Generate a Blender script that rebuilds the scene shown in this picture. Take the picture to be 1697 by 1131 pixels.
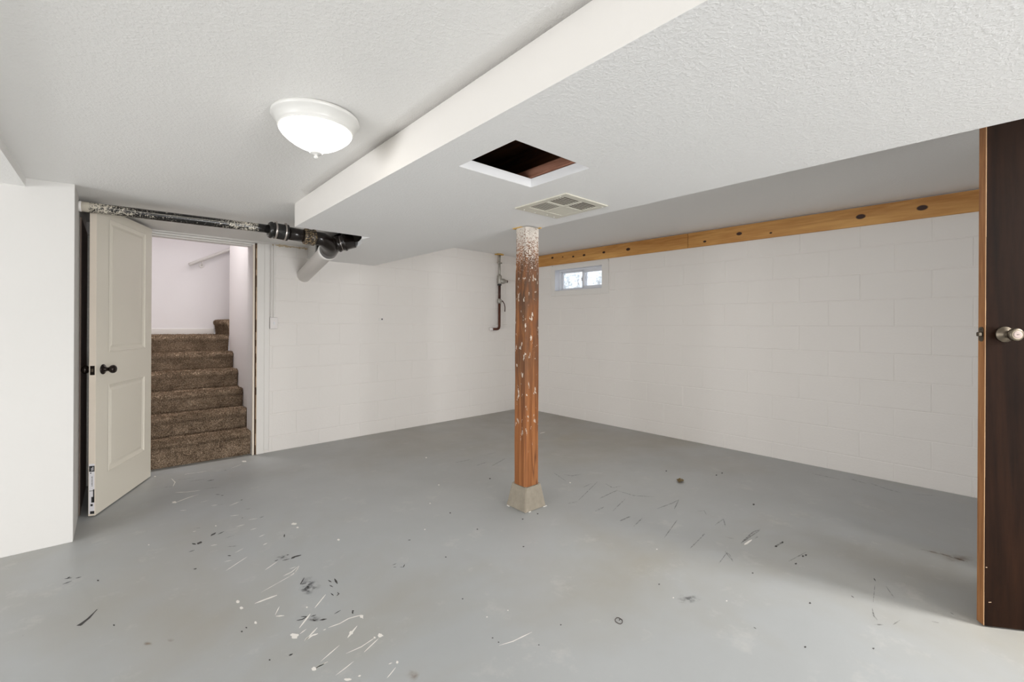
import bpy, bmesh, math, random
from mathutils import Vector, Matrix, noise

# ------------------------------------------------------------------ scene, camera, light
for o in list(bpy.data.objects):
    bpy.data.objects.remove(o, do_unlink=True)
S = bpy.context.scene
C = S.collection
random.seed(7)

# level camera with a lowered lens, very slightly rolled (from the photo's vanishing points)
FPX, YAW, ROLL, CX, CY, H = 737.1, math.radians(48.507), math.radians(0.3146), 848.5, 540.1, 1.25
Fv = Vector((math.cos(YAW), math.sin(YAW), 0)); Rv = Vector((math.sin(YAW), -math.cos(YAW), 0)); Zv = Vector((0, 0, 1))
cr, sr = math.cos(ROLL), math.sin(ROLL)
right = cr * Rv + sr * Zv
up = -sr * Rv + cr * Zv
cam = bpy.data.cameras.new('camera'); cam_o = bpy.data.objects.new('camera', cam); C.objects.link(cam_o)
M4 = Matrix((right, up, -Fv)).transposed().to_4x4(); M4.translation = Vector((0, 0, H))
cam_o.matrix_world = M4
cam.sensor_width = 36; cam.lens = 36 * FPX / 1697; cam.shift_y = -(565.5 - CY) / 1697
cam.clip_start = 0.02
S.camera = cam_o

W = bpy.data.worlds.new('overcast'); S.world = W; W.use_nodes = True
bg = W.node_tree.nodes['Background']; bg.inputs[0].default_value = (0.86, 0.92, 1.0, 1); bg.inputs[1].default_value = 1.25

def area(name, loc, target, sx, sy, power, col):
    l = bpy.data.lights.new(name, 'AREA'); l.shape = 'RECTANGLE'; l.size = sx; l.size_y = sy; l.energy = power; l.color = col
    o = bpy.data.objects.new(name, l); C.objects.link(o); o.location = loc
    o.rotation_euler = (Vector(target) - Vector(loc)).to_track_quat('-Z', 'Y').to_euler()
    return o
# daylight through wide openings in the walls behind the camera and down the stairwell; two unseen fill lights added overhead
area('daylight_rear_opening', (0.9, -5.84, 0.80), (0.9, 3.0, 0.80), 2.6, 1.2, 215, (0.985, 0.99, 1.0))
area('daylight_side_opening', (-4.84, 1.2, 0.80), (3.0, 1.2, 0.80), 2.6, 1.2, 110, (0.985, 0.99, 1.0))
area('daylight_upstairs', (2.3, 6.62, 3.2), (0.5, 6.2, 0.9), 0.8, 0.8, 9, (0.985, 0.97, 1.0))
area('stairwell_ceiling_panel', (0.57, 5.35, 3.39), (0.57, 5.35, 0), 0.5, 0.6, 13, (1.0, 0.975, 0.97)).data.spread = math.radians(105)
area('fill_light_recess', (2.75, 2.0, 2.272), (2.75, 2.0, 0), 0.3, 1.2, 9, (1.0, 0.98, 0.95))  # added fill under the raised ceiling, stands for no fixture
area('fill_light_behind', (3.3, -1.7, 2.272), (3.3, -1.7, 0), 0.6, 0.6, 100, (1.0, 0.99, 0.97))  # added fill behind the camera, no known fixture there

S.view_settings.view_transform = 'Standard'; S.view_settings.look = 'None'; S.view_settings.gamma = 1.0
S.view_settings.use_curve_mapping = False
S.view_settings.exposure = 0.31

def floor_pt(u, v, z=0.0):
    a = (u - CX) / FPX; b = (CY - v) / FPX
    d = Fv + (cr * a + sr * b) * Rv + (-sr * a + cr * b) * Zv
    t = (z - H) / d.z
    return Vector((d.x * t, d.y * t))

# ------------------------------------------------------------------ materials
def lin(r, g, b):
    f = lambda c: ((c / 255 + 0.055) / 1.055) ** 2.4 if c > 10 else c / 255 / 12.92
    return (f(r), f(g), f(b), 1)
class Mat:
    def __init__(s, name, col=(0.8, 0.8, 0.8, 1), rough=0.5, metal=0.0, spec=0.5):
        s.m = bpy.data.materials.new(name); s.m.use_nodes = True
        s.t = s.m.node_tree; s.b = s.t.nodes['Principled BSDF']
        s.b.inputs['Base Color'].default_value = col; s.b.inputs['Roughness'].default_value = rough
        s.b.inputs['Metallic'].default_value = metal; s.b.inputs['Specular IOR Level'].default_value = spec
        s.co = None
    def n(s, t, **kw):
        x = s.t.nodes.new(t)
        for k, v in kw.items():
            if k.startswith('i_'): x.inputs[k[2:].replace('_', ' ')].default_value = v
            else: setattr(x, k, v)
        return x
    def l(s, a, b): s.t.links.new(a, b)
    def coord(s, scale=(1, 1, 1), loc=(0, 0, 0), rot=(0, 0, 0), which='Object'):
        c = s.n('ShaderNodeTexCoord'); m = s.n('ShaderNodeMapping')
        m.inputs['Scale'].default_value = scale; m.inputs['Location'].default_value = loc; m.inputs['Rotation'].default_value = rot
        s.l(c.outputs[which], m.inputs['Vector']); return m.outputs[0]
    def noise(s, vec, scale, detail=4, rough=0.55, dist=0.0):
        x = s.n('ShaderNodeTexNoise'); x.inputs['Scale'].default_value = scale; x.inputs['Detail'].default_value = detail
        x.inputs['Roughness'].default_value = rough; x.inputs['Distortion'].default_value = dist
        s.l(vec, x.inputs['Vector']); return x.outputs['Fac']
    def ramp(s, fac, stops):
        r = s.n('ShaderNodeValToRGB'); e = r.color_ramp.elements
        while len(e) < len(stops): e.new(0.5)
        for i, (p, c) in enumerate(stops):
            e[i].position = p; e[i].color = c if len(c) == 4 else (*c, 1)
        s.l(fac, r.inputs[0]); return r.outputs[0]
    def mix(s, fac, a, b):
        x = s.n('ShaderNodeMix', data_type='RGBA')
        if isinstance(fac, (int, float)): x.inputs[0].default_value = fac
        else: s.l(fac, x.inputs[0])
        for i, v in ((6, a), (7, b)):
            if isinstance(v, tuple): x.inputs[i].default_value = v
            else: s.l(v, x.inputs[i])
        return x.outputs[2]
    def math(s, op, a, b=0.0, c=None):
        x = s.n('ShaderNodeMath', operation=op)
        for i, v in enumerate((a, b) if c is None else (a, b, c)):
            if isinstance(v, (int, float)): x.inputs[i].default_value = v
            else: s.l(v, x.inputs[i])
        return x.outputs[0]
    def color(s, c): s.l(c, s.b.inputs['Base Color'])
    def bump(s, h, strength=0.3, dist=0.01):
        b = s.n('ShaderNodeBump'); b.inputs['Strength'].default_value = strength; b.inputs['Distance'].default_value = dist
        s.l(h, b.inputs['Height']); s.l(b.outputs[0], s.b.inputs['Normal'])
K = lambda v: (v, v, v, 1)

def mk_paint(name, c0, c1, rough=0.6, bscale=60, bstr=0.15, bdist=0.004):
    m = Mat(name, rough=rough, spec=0.35); v = m.coord()
    m.color(m.mix(m.noise(v, 1.7, 5), c0, c1)); m.bump(m.noise(v, bscale, 5, 0.6), bstr, bdist); return m.m
M_wall = mk_paint('wall_paint', (0.83, 0.79, 0.75, 1), (0.855, 0.82, 0.78, 1), 0.6, 45, 0.25, 0.004)
M_block = mk_paint('painted_block', (0.83, 0.79, 0.75, 1), (0.855, 0.82, 0.78, 1), 0.6, 55, 0.3, 0.004)
M_white = mk_paint('white_trim_paint', (0.80, 0.77, 0.73, 1), (0.825, 0.80, 0.765, 1), 0.45, 25, 0.08, 0.003)
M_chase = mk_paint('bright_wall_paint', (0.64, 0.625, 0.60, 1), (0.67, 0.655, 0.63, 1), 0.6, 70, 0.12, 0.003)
M_stairwall = mk_paint('stairwell_paint', (0.80, 0.77, 0.77, 1), (0.83, 0.80, 0.80, 1), 0.6, 60, 0.1, 0.003)
M_doorpaint = mk_paint('cream_door_paint', (0.82, 0.77, 0.66, 1), (0.85, 0.80, 0.70, 1), 0.4, 40, 0.06, 0.002)
M_dooredge = mk_paint('pale_peach_door_edge', (0.80, 0.70, 0.58, 1), (0.84, 0.76, 0.66, 1), 0.5, 40, 0.1, 0.002)

def mk_ceiling(name, c0, c1, strength):
    m = Mat(name, rough=0.55, spec=0.4); v = m.coord(scale=(1, 1, 1))
    m.color(m.mix(m.noise(v, 0.9, 3), c0, c1))
    n1 = m.noise(v, 85, 3, 0.55, 0.5); n2 = m.noise(v, 190, 2, 0.5)
    h = m.math('ADD', m.ramp(n1, [(0.45, K(0)), (0.62, K(1))]), m.math('MULTIPLY', n2, 0.5))
    m.bump(h, strength, 0.006); return m.m
M_ceil = mk_ceiling('textured_ceiling_paint', (0.88, 0.865, 0.84, 1), (0.905, 0.895, 0.875, 1), 0.20)
M_soff = mk_ceiling('textured_soffit_paint', (0.88, 0.875, 0.865, 1), (0.905, 0.90, 0.89, 1), 0.20)
M_cutwhite = mk_paint('cut_plaster', (0.85, 0.85, 0.86, 1), (0.88, 0.88, 0.88, 1), 0.7, 90, 0.1, 0.003)

def mk_floor():
    m = Mat('grey_painted_concrete', rough=0.42, spec=0.45); v = m.coord()
    base = m.mix(m.noise(v, 1.1, 6, 0.6), (0.375, 0.386, 0.387, 1), (0.455, 0.470, 0.476, 1))
    worn = m.ramp(m.noise(v, 0.55, 5, 0.6, 0.3), [(0.46, K(0)), (0.66, K(0.8))])
    c = m.mix(worn, base, (0.36, 0.34, 0.295, 1))
    sp = m.ramp(m.noise(v, 38, 2, 0.5), [(0.0, K(0)), (0.80, K(0)), (0.83, K(0.6))])
    c = m.mix(sp, c, (0.10, 0.09, 0.08, 1))
    cl = m.ramp(m.noise(v, 4.5, 5, 0.7), [(0.58, K(0)), (0.75, K(0.35))])
    c = m.mix(cl, c, (0.62, 0.605, 0.57, 1))
    # the worn ochre patch in front of the far corner
    d = m.n('ShaderNodeVectorMath', operation='DISTANCE'); m.l(m.coord(scale=(1, 1.0, 1)), d.inputs[0]); d.inputs[1].default_value = (3.75, 3.35, 0)
    p = m.math('MULTIPLY', m.ramp(d.outputs['Value'], [(0.0, K(1)), (0.45, K(0))]), m.ramp(m.noise(v, 3.2, 5), [(0.42, K(0)), (0.6, K(1))]))
    c = m.mix(m.math('MULTIPLY', p, 0.6), c, (0.40, 0.36, 0.27, 1))
    # warm dim cast towards the far corner, light put into the floor colour
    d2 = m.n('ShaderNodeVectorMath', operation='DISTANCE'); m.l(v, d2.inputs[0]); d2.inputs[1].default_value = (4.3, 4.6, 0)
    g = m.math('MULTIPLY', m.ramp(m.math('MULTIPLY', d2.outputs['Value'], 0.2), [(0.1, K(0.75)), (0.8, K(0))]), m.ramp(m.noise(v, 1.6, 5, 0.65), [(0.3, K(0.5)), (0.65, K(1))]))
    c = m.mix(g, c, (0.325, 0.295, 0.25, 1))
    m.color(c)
    rr = m.ramp(m.noise(v, 2.5, 4), [(0.3, K(0.36)), (0.7, K(0.5))]); m.l(rr, m.b.inputs['Roughness'])
    m.bump(m.noise(v, 9, 6, 0.65), 0.12, 0.004); return m.m
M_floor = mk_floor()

def mk_wood(name, dark, light, grain_axis='Z', rough=0.55, ring=9.0, stretch=0.06, spec=0.35):
    m = Mat(name, rough=rough, spec=spec)
    sc = [1, 1, 1]; sc['XYZ'.index(grain_axis)] = stretch
    v = m.coord(scale=tuple(sc))
    n1 = m.noise(v, ring, 4, 0.6, 1.6); n2 = m.noise(v, ring * 9, 4, 0.6)
    f = m.math('ADD', m.math('MULTIPLY', n1, 0.75), m.math('MULTIPLY', n2, 0.25))
    c = m.mix(m.ramp(f, [(0.33, K(0)), (0.66, K(1))]), dark, light)
    m.color(c); m.bump(n2, 0.18, 0.003); m._c = c; m._v = v
    return m
M_ledger = None
def mk_ledger(name, knots):
    m = Mat(name, rough=0.5, spec=0.4)
    v = m.coord(scale=(0.09, 1, 1)); n1 = m.noise(v, 11, 4, 0.55, 0.9); n2 = m.noise(v, 70, 3, 0.5)
    f = m.math('ADD', m.math('MULTIPLY', n1, 0.7), m.math('MULTIPLY', n2, 0.3))
    c = m.mix(m.ramp(f, [(0.32, K(0)), (0.68, K(1))]), lin(178, 120, 58), lin(220, 168, 98))
    vv = m.coord(); dist = None
    for (x, z, r) in knots:
        d = m.n('ShaderNodeVectorMath', operation='DISTANCE')
        sm = m.n('ShaderNodeVectorMath', operation='MULTIPLY'); m.l(vv, sm.inputs[0]); sm.inputs[1].default_value = (0.62 / r, 0, 1 / r)
        m.l(sm.outputs[0], d.inputs[0]); d.inputs[1].default_value = (x * 0.62 / r, 0, z / r)
        dist = d.outputs['Value'] if dist is None else m.math('MINIMUM', dist, d.outputs['Value'])
    halo = m.ramp(dist, [(0.28, K(0.5)), (0.9, K(0))]); core = m.ramp(m.math('MULTIPLY', dist, 0.5), [(0.42, K(1)), (0.55, K(0))])
    c = m.mix(halo, c, lin(205, 150, 92)); c = m.mix(core, c, lin(52, 24, 12))
    m.color(c); m.bump(n2, 0.1, 0.002); return m.m

def mk_post():
    m = Mat('old_fir_post', rough=0.6, spec=0.3)
    v = m.coord(scale=(1, 1, 0.07)); vo = m.coord()
    n1 = m.noise(v, 16, 4, 0.6, 2.2); n2 = m.noise(v, 90, 4, 0.6)
    f = m.math('ADD', m.math('MULTIPLY', n1, 0.7), m.math('MULTIPLY', n2, 0.3))
    ring = m.math('FRACT', m.math('MULTIPLY', m.noise(m.coord(scale=(1, 1, 0.10)), 7, 2, 0.4, 1.2), 9.0))
    c = m.ramp(f, [(0.28, lin(92, 53, 28)), (0.45, lin(148, 92, 51)), (0.62, lin(174, 116, 70)), (0.76, lin(182, 132, 90))])
    c = m.mix(m.ramp(ring, [(0.0, K(0.75)), (0.22, K(0.1)), (0.8, K(0.0)), (1.0, K(0.7))]), c, lin(92, 50, 28))
    sx = m.n('ShaderNodeSeparateXYZ'); m.l(vo, sx.inputs[0]); z = sx.outputs[2]
    grime = m.math('MULTIPLY', m.ramp(m.noise(m.coord(scale=(1, 1, 0.5)), 9, 5, 0.65), [(0.34, K(0)), (0.56, K(1))]), m.ramp(z, [(0.25, K(0.1)), (0.6, K(0.85))]))
    c = m.mix(grime, c, lin(86, 66, 52))
    # dabs of white paint, thick at the top where the ceiling was sprayed
    dn = m.noise(m.coord(scale=(1, 1, 0.9)), 30, 4, 0.6)
    dab = m.math('MULTIPLY', m.ramp(dn, [(0.615, K(0)), (0.635, K(1))]), m.ramp(z, [(0.12, K(0.0)), (0.30, K(0.85))]))
    c = m.mix(dab, c, lin(214, 204, 190))
    fl = m.noise(m.coord(scale=(1, 1, 1.7)), 120, 4, 0.75)
    thr = m.ramp(z, [(0.80, K(0.32)), (0.88, K(0.46)), (0.95, K(0.53)), (0.99, K(0.6))])
    spray = m.ramp(m.math('ADD', fl, m.math('SUBTRACT', thr, 0.5)), [(0.48, K(0)), (0.53, K(1))])
    c = m.mix(m.math('MULTIPLY', spray, m.ramp(z, [(0.76, K(0)), (0.80, K(1))])), c, lin(208, 200, 190))
    m.color(c); m.bump(n2, 0.35, 0.004); return m.m

def mk_abs():
    m = Mat('black_drain_plastic', rough=0.28, spec=0.5); v = m.coord()
    sx = m.n('ShaderNodeSeparateXYZ'); m.l(v, sx.inputs[0])
    n1 = m.noise(v, 120, 4, 0.7); n2 = m.noise(m.coord(scale=(0.5, 1, 1)), 40, 3)
    # overspray of white ceiling paint, heavy at the chase end and just before the coupling
    g1 = m.ramp(sx.outputs[0], [(0.025, K(0.8)), (0.05, K(0.415)), (0.18, K(0.375)), (0.34, K(0.30)), (0.64, K(0.27)), (0.76, K(0.37)), (0.92, K(0.385)), (0.95, K(0))])
    f = m.math('ADD', m.math('MULTIPLY', n1, 0.75), m.math('MULTIPLY', n2, 0.25))
    cov = m.ramp(m.math('ADD', f, m.math('SUBTRACT', g1, 0.5)), [(0.36, K(0)), (0.43, K(1))])
    c = m.mix(cov, (0.012, 0.011, 0.010, 1), lin(214, 206, 190))
    d = m.math('ABSOLUTE', m.math('SUBTRACT', sx.outputs[2], 0.003))
    line = m.math('MULTIPLY', m.ramp(d, [(0.0014, K(1)), (0.0022, K(0))]), m.ramp(sx.outputs[0], [(0.12, K(0)), (0.14, K(0.7)), (0.86, K(0.7)), (0.88, K(0))]))
    c = m.mix(line, c, lin(190, 186, 176)); m.color(c)
    r = m.mix(cov, K(0.22), K(0.7)); m.l(r, m.b.inputs['Roughness']); return m.m

def plain(name, col, rough=0.5, metal=0.0, n=0.12, scale=20, bstr=0.05):
    m = Mat(name, rough=rough, metal=metal); v = m.coord()
    dk = tuple(c * (1 - n) for c in col[:3]) + (1,); lt = tuple(min(1, c * (1 + n)) for c in col[:3]) + (1,)
    m.color(m.mix(m.noise(v, scale, 4), dk, lt)); m.bump(m.noise(v, scale * 4, 3), bstr, 0.002); return m.m
M_black = plain('black_rubber', (0.014, 0.013, 0.012, 1), 0.24)
M_iron = plain('tarred_cast_iron', (0.014, 0.010, 0.008, 1), 0.2, n=0.4, scale=40, bstr=0.25)
def mk_fleck():
    m = Mat('paint_flecked_iron', rough=0.45); v = m.coord()
    m.color(m.mix(m.ramp(m.noise(v, 110, 4, 0.7), [(0.53, K(0)), (0.57, K(1))]), (0.02, 0.015, 0.011, 1), lin(176, 152, 116))); return m.m
M_fleck = mk_fleck()
M_steel = plain('steel_clamp', (0.55, 0.5, 0.47, 1), 0.32, 1.0)
M_bronze = plain('dark_bronze', (0.022, 0.015, 0.012, 1), 0.22, 0.6)
M_satin = plain('satin_nickel', (0.15, 0.125, 0.095, 1), 0.42, 1.0)
M_knobface = plain('pink_brass_lock_face', (0.40, 0.31, 0.28, 1), 0.6, 0.0)
M_conc = plain('rough_concrete', lin(150, 141, 126), 0.85, n=0.22, scale=30, bstr=0.5)
M_greymetal = plain('galvanised_steel', (0.42, 0.4, 0.36, 1), 0.5, 0.7, n=0.3, scale=60)
M_gaspipe = plain('rusty_brown_iron_pipe', lin(72, 46, 38), 0.5, 0.3, n=0.35, scale=50)
M_copper = plain('brown_copper_pipe', lin(92, 56, 42), 0.4, 0.5)
M_foam = plain('yellow_foam', lin(212, 172, 98), 0.9, n=0.25, scale=60, bstr=0.6)
M_gap = plain('raw_dark_wood_gap', lin(74, 52, 34), 0.8, n=0.5, scale=60)
M_rawcasing = plain('unpainted_casing_edge', lin(206, 176, 146), 0.7, n=0.2, scale=50)
M_lip = plain('pale_veneer_lip', lin(190, 150, 110), 0.6, n=0.2)
M_tan = plain('dirty_unpainted_strip', lin(206, 188, 158), 0.8, n=0.3, scale=22)
M_hidden = plain('flat_dark_brown', lin(104, 88, 78), 0.75, n=0.3, scale=12)
M_plate = plain('white_plastic_plate', (0.80, 0.76, 0.74, 1), 0.35, n=0.03)
M_vinyl = plain('white_vinyl', (0.82, 0.83, 0.87, 1), 0.35, n=0.03)
M_vent = plain('cream_register_enamel', lin(216, 212, 198), 0.4, n=0.04)
M_throat = plain('dusty_duct', lin(74, 58, 36), 0.9, n=0.4)
M_dark = plain('dark_void', (0.03, 0.022, 0.015, 1), 0.9)
M_sticker = plain('white_sticker', (0.82, 0.8, 0.82, 1), 0.5, n=0.03)
M_ink = plain('black_ink', (0.02, 0.02, 0.02, 1), 0.5)
M_fixture = plain('white_enamel_fixture', (0.70, 0.69, 0.66, 1), 0.35, n=0.02)
M_whitepipe = mk_paint('white_painted_soil_pipe', (0.88, 0.85, 0.82, 1), (0.91, 0.88, 0.85, 1), 0.5, 30, 0.12, 0.003)
M_darkdoor = mk_wood('dark_stained_door_veneer', lin(14, 7, 4), lin(42, 24, 13), 'Z', 0.62, 5.0, 0.10, spec=0.06).m
M_oakedge = mk_wood('oak_door_edge', lin(120, 76, 42), lin(172, 120, 74), 'Z', 0.55, 26.0, 0.05).m
M_joist = mk_wood('rough_joist_wood', lin(56, 32, 20), lin(112, 70, 46), 'Y', 0.8, 12, 0.08).m
M_joist_lit = mk_wood('lit_joist_wood', lin(112, 70, 50), lin(176, 126, 104), 'Y', 0.8, 12, 0.12).m  # paler copy of the joist wood, light on its face put into the colour
M_post = mk_post(); M_abs = mk_abs()
M_wpaint = plain('spilt_white_paint', (0.86, 0.83, 0.78, 1), 0.5, n=0.03)
M_dpaint = plain('dark_scuff', (0.045, 0.042, 0.04, 1), 0.6, n=0.3)
def mk_soft(name, col, scale, lo, hi, amt):
    m = Mat(name, col=col, rough=0.6); v = m.coord()
    a = m.n('ShaderNodeAttribute', attribute_name='edge')
    f = m.math('MULTIPLY', m.ramp(m.noise(v, scale, 4, 0.65), [(lo, K(0)), (hi, K(1))]), a.outputs['Fac'])
    f = m.math('MULTIPLY', f, amt)
    m.l(f, m.b.inputs['Alpha']); return m.m
M_scuff = mk_soft('faint_rubber_scuff', (0.07, 0.062, 0.058, 1), 60, 0.38, 0.62, 0.5)
M_smudge = mk_soft('grey_smudge', (0.05, 0.05, 0.055, 1), 34, 0.42, 0.66, 0.85)
M_rust = mk_soft('rusty_stain', (0.30, 0.19, 0.10, 1), 24, 0.35, 0.65, 0.6)
M_ring = plain('dark_elastic', (0.05, 0.035, 0.03, 1), 0.6)
M_leaf = plain('dry_leaf', lin(158, 140, 104), 0.8, n=0.4, scale=60)

def mk_carpet():
    m = Mat('brown_speckled_carpet', rough=0.95, spec=0.1); v = m.coord()
    n1 = m.noise(v, 150, 3, 0.7); n2 = m.noise(v, 9, 3)
    f = m.math('ADD', m.math('MULTIPLY', n1, 0.8), m.math('MULTIPLY', n2, 0.2))
    m.color(m.ramp(f, [(0.34, lin(70, 57, 46)), (0.5, lin(142, 121, 100)), (0.64, lin(206, 184, 160))])); m.bump(n1, 0.6, 0.01); return m.m
M_carpet = mk_carpet()

def mk_glow():
    m = Mat('lit_frosted_glass', (0.95, 0.94, 0.92, 1), 0.4)
    m.b.inputs['Emission Color'].default_value = (1.0, 0.955, 0.89, 1); m.b.inputs['Emission Strength'].default_value = 3.0
    v = m.coord(); m.bump(m.noise(v, 30, 2), 0.03, 0.002); return m.m
M_glow = mk_glow()
def mk_glass():
    m = Mat('dusty_window_glass', (1, 1, 1, 1), 0.06); v = m.coord()
    m.b.inputs['Transmission Weight'].default_value = 1.0; m.b.inputs['IOR'].default_value = 1.06
    r = m.ramp(m.noise(v, 30, 3), [(0.35, K(0.10)), (0.7, K(0.30))]); m.l(r, m.b.inputs['Roughness']); return m.m
M_glass = mk_glass()
M_leafy = plain('grey_green_foliage', (0.60, 0.66, 0.68, 1), 0.8, n=0.3)
M_twig = plain('pale_twig', (0.5, 0.5, 0.5, 1), 0.8, n=0.2)
M_earth = plain('pale_gravel', (0.5, 0.49, 0.47, 1), 0.95, n=0.3, scale=40)

# ------------------------------------------------------------------ mesh helpers
def B(): return bmesh.new()
def box(bm, lo, hi, bev=0.0, mat=None):
    lo, hi = Vector(lo), Vector(hi)
    r = bmesh.ops.create_cube(bm, size=1)
    vs = r['verts']
    for v in vs:
        v.co = Vector(((lo[i] + hi[i]) / 2 + v.co[i] * (hi[i] - lo[i]) for i in range(3)))
    if bev > 0:
        es = list({e for v in vs for e in v.link_edges})
        r = bmesh.ops.bevel(bm, geom=es, offset=bev, segments=1, affect='EDGES', profile=0.5)
        vs = list({v for f in r['faces'] for v in f.verts} | {v for v in vs if v.is_valid})
    if mat is not None:
        for v in vs: v.co = mat @ v.co
    return vs
def basis(d):
    d = Vector(d).normalized(); a = Vector((0, 0, 1)) if abs(d.z) < 0.9 else Vector((1, 0, 0))
    x = d.cross(a).normalized(); return x, d.cross(x).normalized(), d
def lathe(bm, p0, axis, prof, n=32, cap=True, smooth=True):
    x, y, d = basis(axis); p0 = Vector(p0); rings = []
    for t, r in prof:
        c = p0 + d * t
        rings.append([bm.verts.new(c + (x * math.cos(2 * math.pi * i / n) + y * math.sin(2 * math.pi * i / n)) * r) for i in range(n)])
    for a, b in zip(rings, rings[1:]):
        for i in range(n):
            f = bm.faces.new((a[i], a[(i + 1) % n], b[(i + 1) % n], b[i])); f.smooth = smooth
    if cap:
        bm.faces.new(rings[0][::-1]); bm.faces.new(rings[-1])
def tube(bm, pts, r, n=14):
    pts = [Vector(p) for p in pts]; rings = []
    x = None
    for i, p in enumerate(pts):
        d = (pts[min(i + 1, len(pts) - 1)] - pts[max(i - 1, 0)]).normalized()
        if x is None: x, y, _ = basis(d)
        x = (x - d * x.dot(d)).normalized(); y = d.cross(x)
        rr = r[i] if isinstance(r, (list, tuple)) else r
        rings.append([bm.verts.new(p + (x * math.cos(2 * math.pi * k / n) + y * math.sin(2 * math.pi * k / n)) * rr) for k in range(n)])
    for a, b in zip(rings, rings[1:]):
        for i in range(n):
            f = bm.faces.new((a[i], a[(i + 1) % n], b[(i + 1) % n], b[i])); f.smooth = True
    bm.faces.new(rings[0][::-1]); bm.faces.new(rings[-1])
def quad(bm, *ps): return bm.faces.new([bm.verts.new(p) for p in ps])
def prism(bm, poly, z0, z1):
    a = [bm.verts.new((x, y, z0)) for x, y in poly]; b = [bm.verts.new((x, y, z1)) for x, y in poly]
    n = len(poly); bm.faces.new(a[::-1]); bm.faces.new(b)
    for i in range(n): bm.faces.new((a[i], a[(i + 1) % n], b[(i + 1) % n], b[i]))
def mesh(name, bm, mat):
    bmesh.ops.recalc_face_normals(bm, faces=bm.faces[:])
    me = bpy.data.meshes.new(name); bm.to_mesh(me); bm.free()
    me.materials.append(mat); return me
def obj(name, bm, mat, parent=None, loc=None, rotz=0.0, **kw):
    o = bpy.data.objects.new(name, bm if isinstance(bm, bpy.types.Mesh) else mesh(name, bm, mat)); C.objects.link(o)
    if parent is not None: o.parent = parent
    if loc is not None: o.location = loc
    o.rotation_euler = (0, 0, rotz)
    for k, v in kw.items(): o[k] = v
    return o
def struct(name, bm, mat, loc=None, rotz=0.0, parent=None, **kw): return obj(name, bm, mat, parent, loc, rotz, kind='structure', **kw)
def thing(name, label, cat, loc=(0, 0, 0), rotz=0.0, group=None):
    o = bpy.data.objects.new(name, None); C.objects.link(o); o.location = loc; o.rotation_euler = (0, 0, rotz)
    o['label'] = label; o['category'] = cat
    if group: o['group'] = group
    o.empty_display_size = 0.05
    return o

# ------------------------------------------------------------------ the room
XA, YA, RA = 1.0, 4.82, math.atan(0.0361)          # back wall: passes (1, 4.82), turned by two degrees
XB, YB, RB = 4.60, 4.95, math.radians(-90) + math.atan(0.0274)   # right wall, running from the far corner towards the camera
def back_y(x): return YA + (x - XA) * 0.0361

bm = B(); prism(bm, [(-4.95, -5.95), (4.95, -5.95), (4.95, 5.05), (-4.95, 5.05)], -0.1, 0)
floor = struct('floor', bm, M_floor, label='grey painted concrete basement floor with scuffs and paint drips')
bm = B(); box(bm, (-0.3, 5.05, -0.1), (1.2, 5.4, -0.001)); struct('floor_stairwell', bm, M_floor)

SOFF_Z, SX0, SX1, SY1, NX = 1.927, 0.911, 2.182, 3.306, 1.457
def ceil_z(x, y):
    z = 2.09 - 0.045 * min(1.2, max(0, (0.91 - x) / 1.1)) * max(0.0, min(1.0, (y + 0.2) / 3.6))
    if y > 3.3: z -= min(1.0, (y - 3.3) / 1.5) * 0.04 * max(0, min(1, (x + 0.4) / 1.2))
    return z
bm = B(); nx, ny = 40, 64
g = [[None] * (ny + 1) for _ in range(nx + 1)]
for i in range(nx + 1):
    for j in range(ny + 1):
        x = -4.95 + (NX + 0.02 + 4.95) * i / nx; y = -5.95 + (5.0 + 5.95) * j / ny
        g[i][j] = bm.verts.new((x, y, ceil_z(x, y)))
for i in range(nx):
    for j in range(ny):
        bm.faces.new((g[i][j], g[i][j + 1], g[i + 1][j + 1], g[i + 1][j])).smooth = True
r = bmesh.ops.extrude_face_region(bm, geom=bm.faces[:])
for v in r['geom']:
    if isinstance(v, bmesh.types.BMVert): v.co.z = 2.36
ceiling = struct('ceiling', bm, M_ceil, label='white textured ceiling with a low drop beside the left wall')
# cut the soffit cavity free of the main ceiling slab: shift its inner edge to the soffit side (cavity lies at x > 0.93)
for v in ceiling.data.vertices:
    if v.co.y < SY1 - 0.02 and v.co.x > SX0 + 0.012: v.co.x = SX0 + 0.012
# low drop along the left edge
bm = B(); box(bm, (-4.85, -5.85, 1.992), (-0.381, 3.565, 2.2)); struct('ceiling_drop', bm, M_ceil)

# soffit: bottom panel with the square hatch, side panels, notch for the drain
HX0, HX1, HY0, HY1, PT = 1.079, 1.509, 1.206, 1.571, 0.042
NOTCH = [(1.457, SY1), (1.435, 3.42), (1.50, 3.56), (1.545, 3.74), (1.50, 3.96), (1.462, 4.08), (1.46, 4.6)]   # broken-out edge beside the drain fitting
bm = B()
poly_out = [(SX0, -5.85), (SX1, -5.85), (SX1, 4.9), (NX, 4.9)] + NOTCH[::-1] + [(SX0, SY1)]
NNOTCH = len(NOTCH)
hole = [(HX0, HY0), (HX1, HY0), (HX1, HY1), (HX0, HY1)]
def ring_face(z, flip):
    o = [bm.verts.new((x, y, z)) for x, y in poly_out]; h = [bm.verts.new((x, y, z)) for x, y in hole]
    # split into quads/ngons around the hole
    fs = [(o[0], o[1], h[1], h[0]), tuple(o[1:-1]) + (h[2], h[1]), (o[-2], o[-1], h[3], h[2]), (o[-1], o[0], h[0], h[3])]
    for f in fs: bm.faces.new(f if not flip else f[::-1])
    return o, h
o0, h0 = ring_face(SOFF_Z, True); o1, h1 = ring_face(SOFF_Z + PT, False)
for a, b in ((o0, o1), (h0, h1)):
    for i in range(len(a)): bm.faces.new((a[i], a[(i + 1) % len(a)], b[(i + 1) % len(a)], b[i]))
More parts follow.
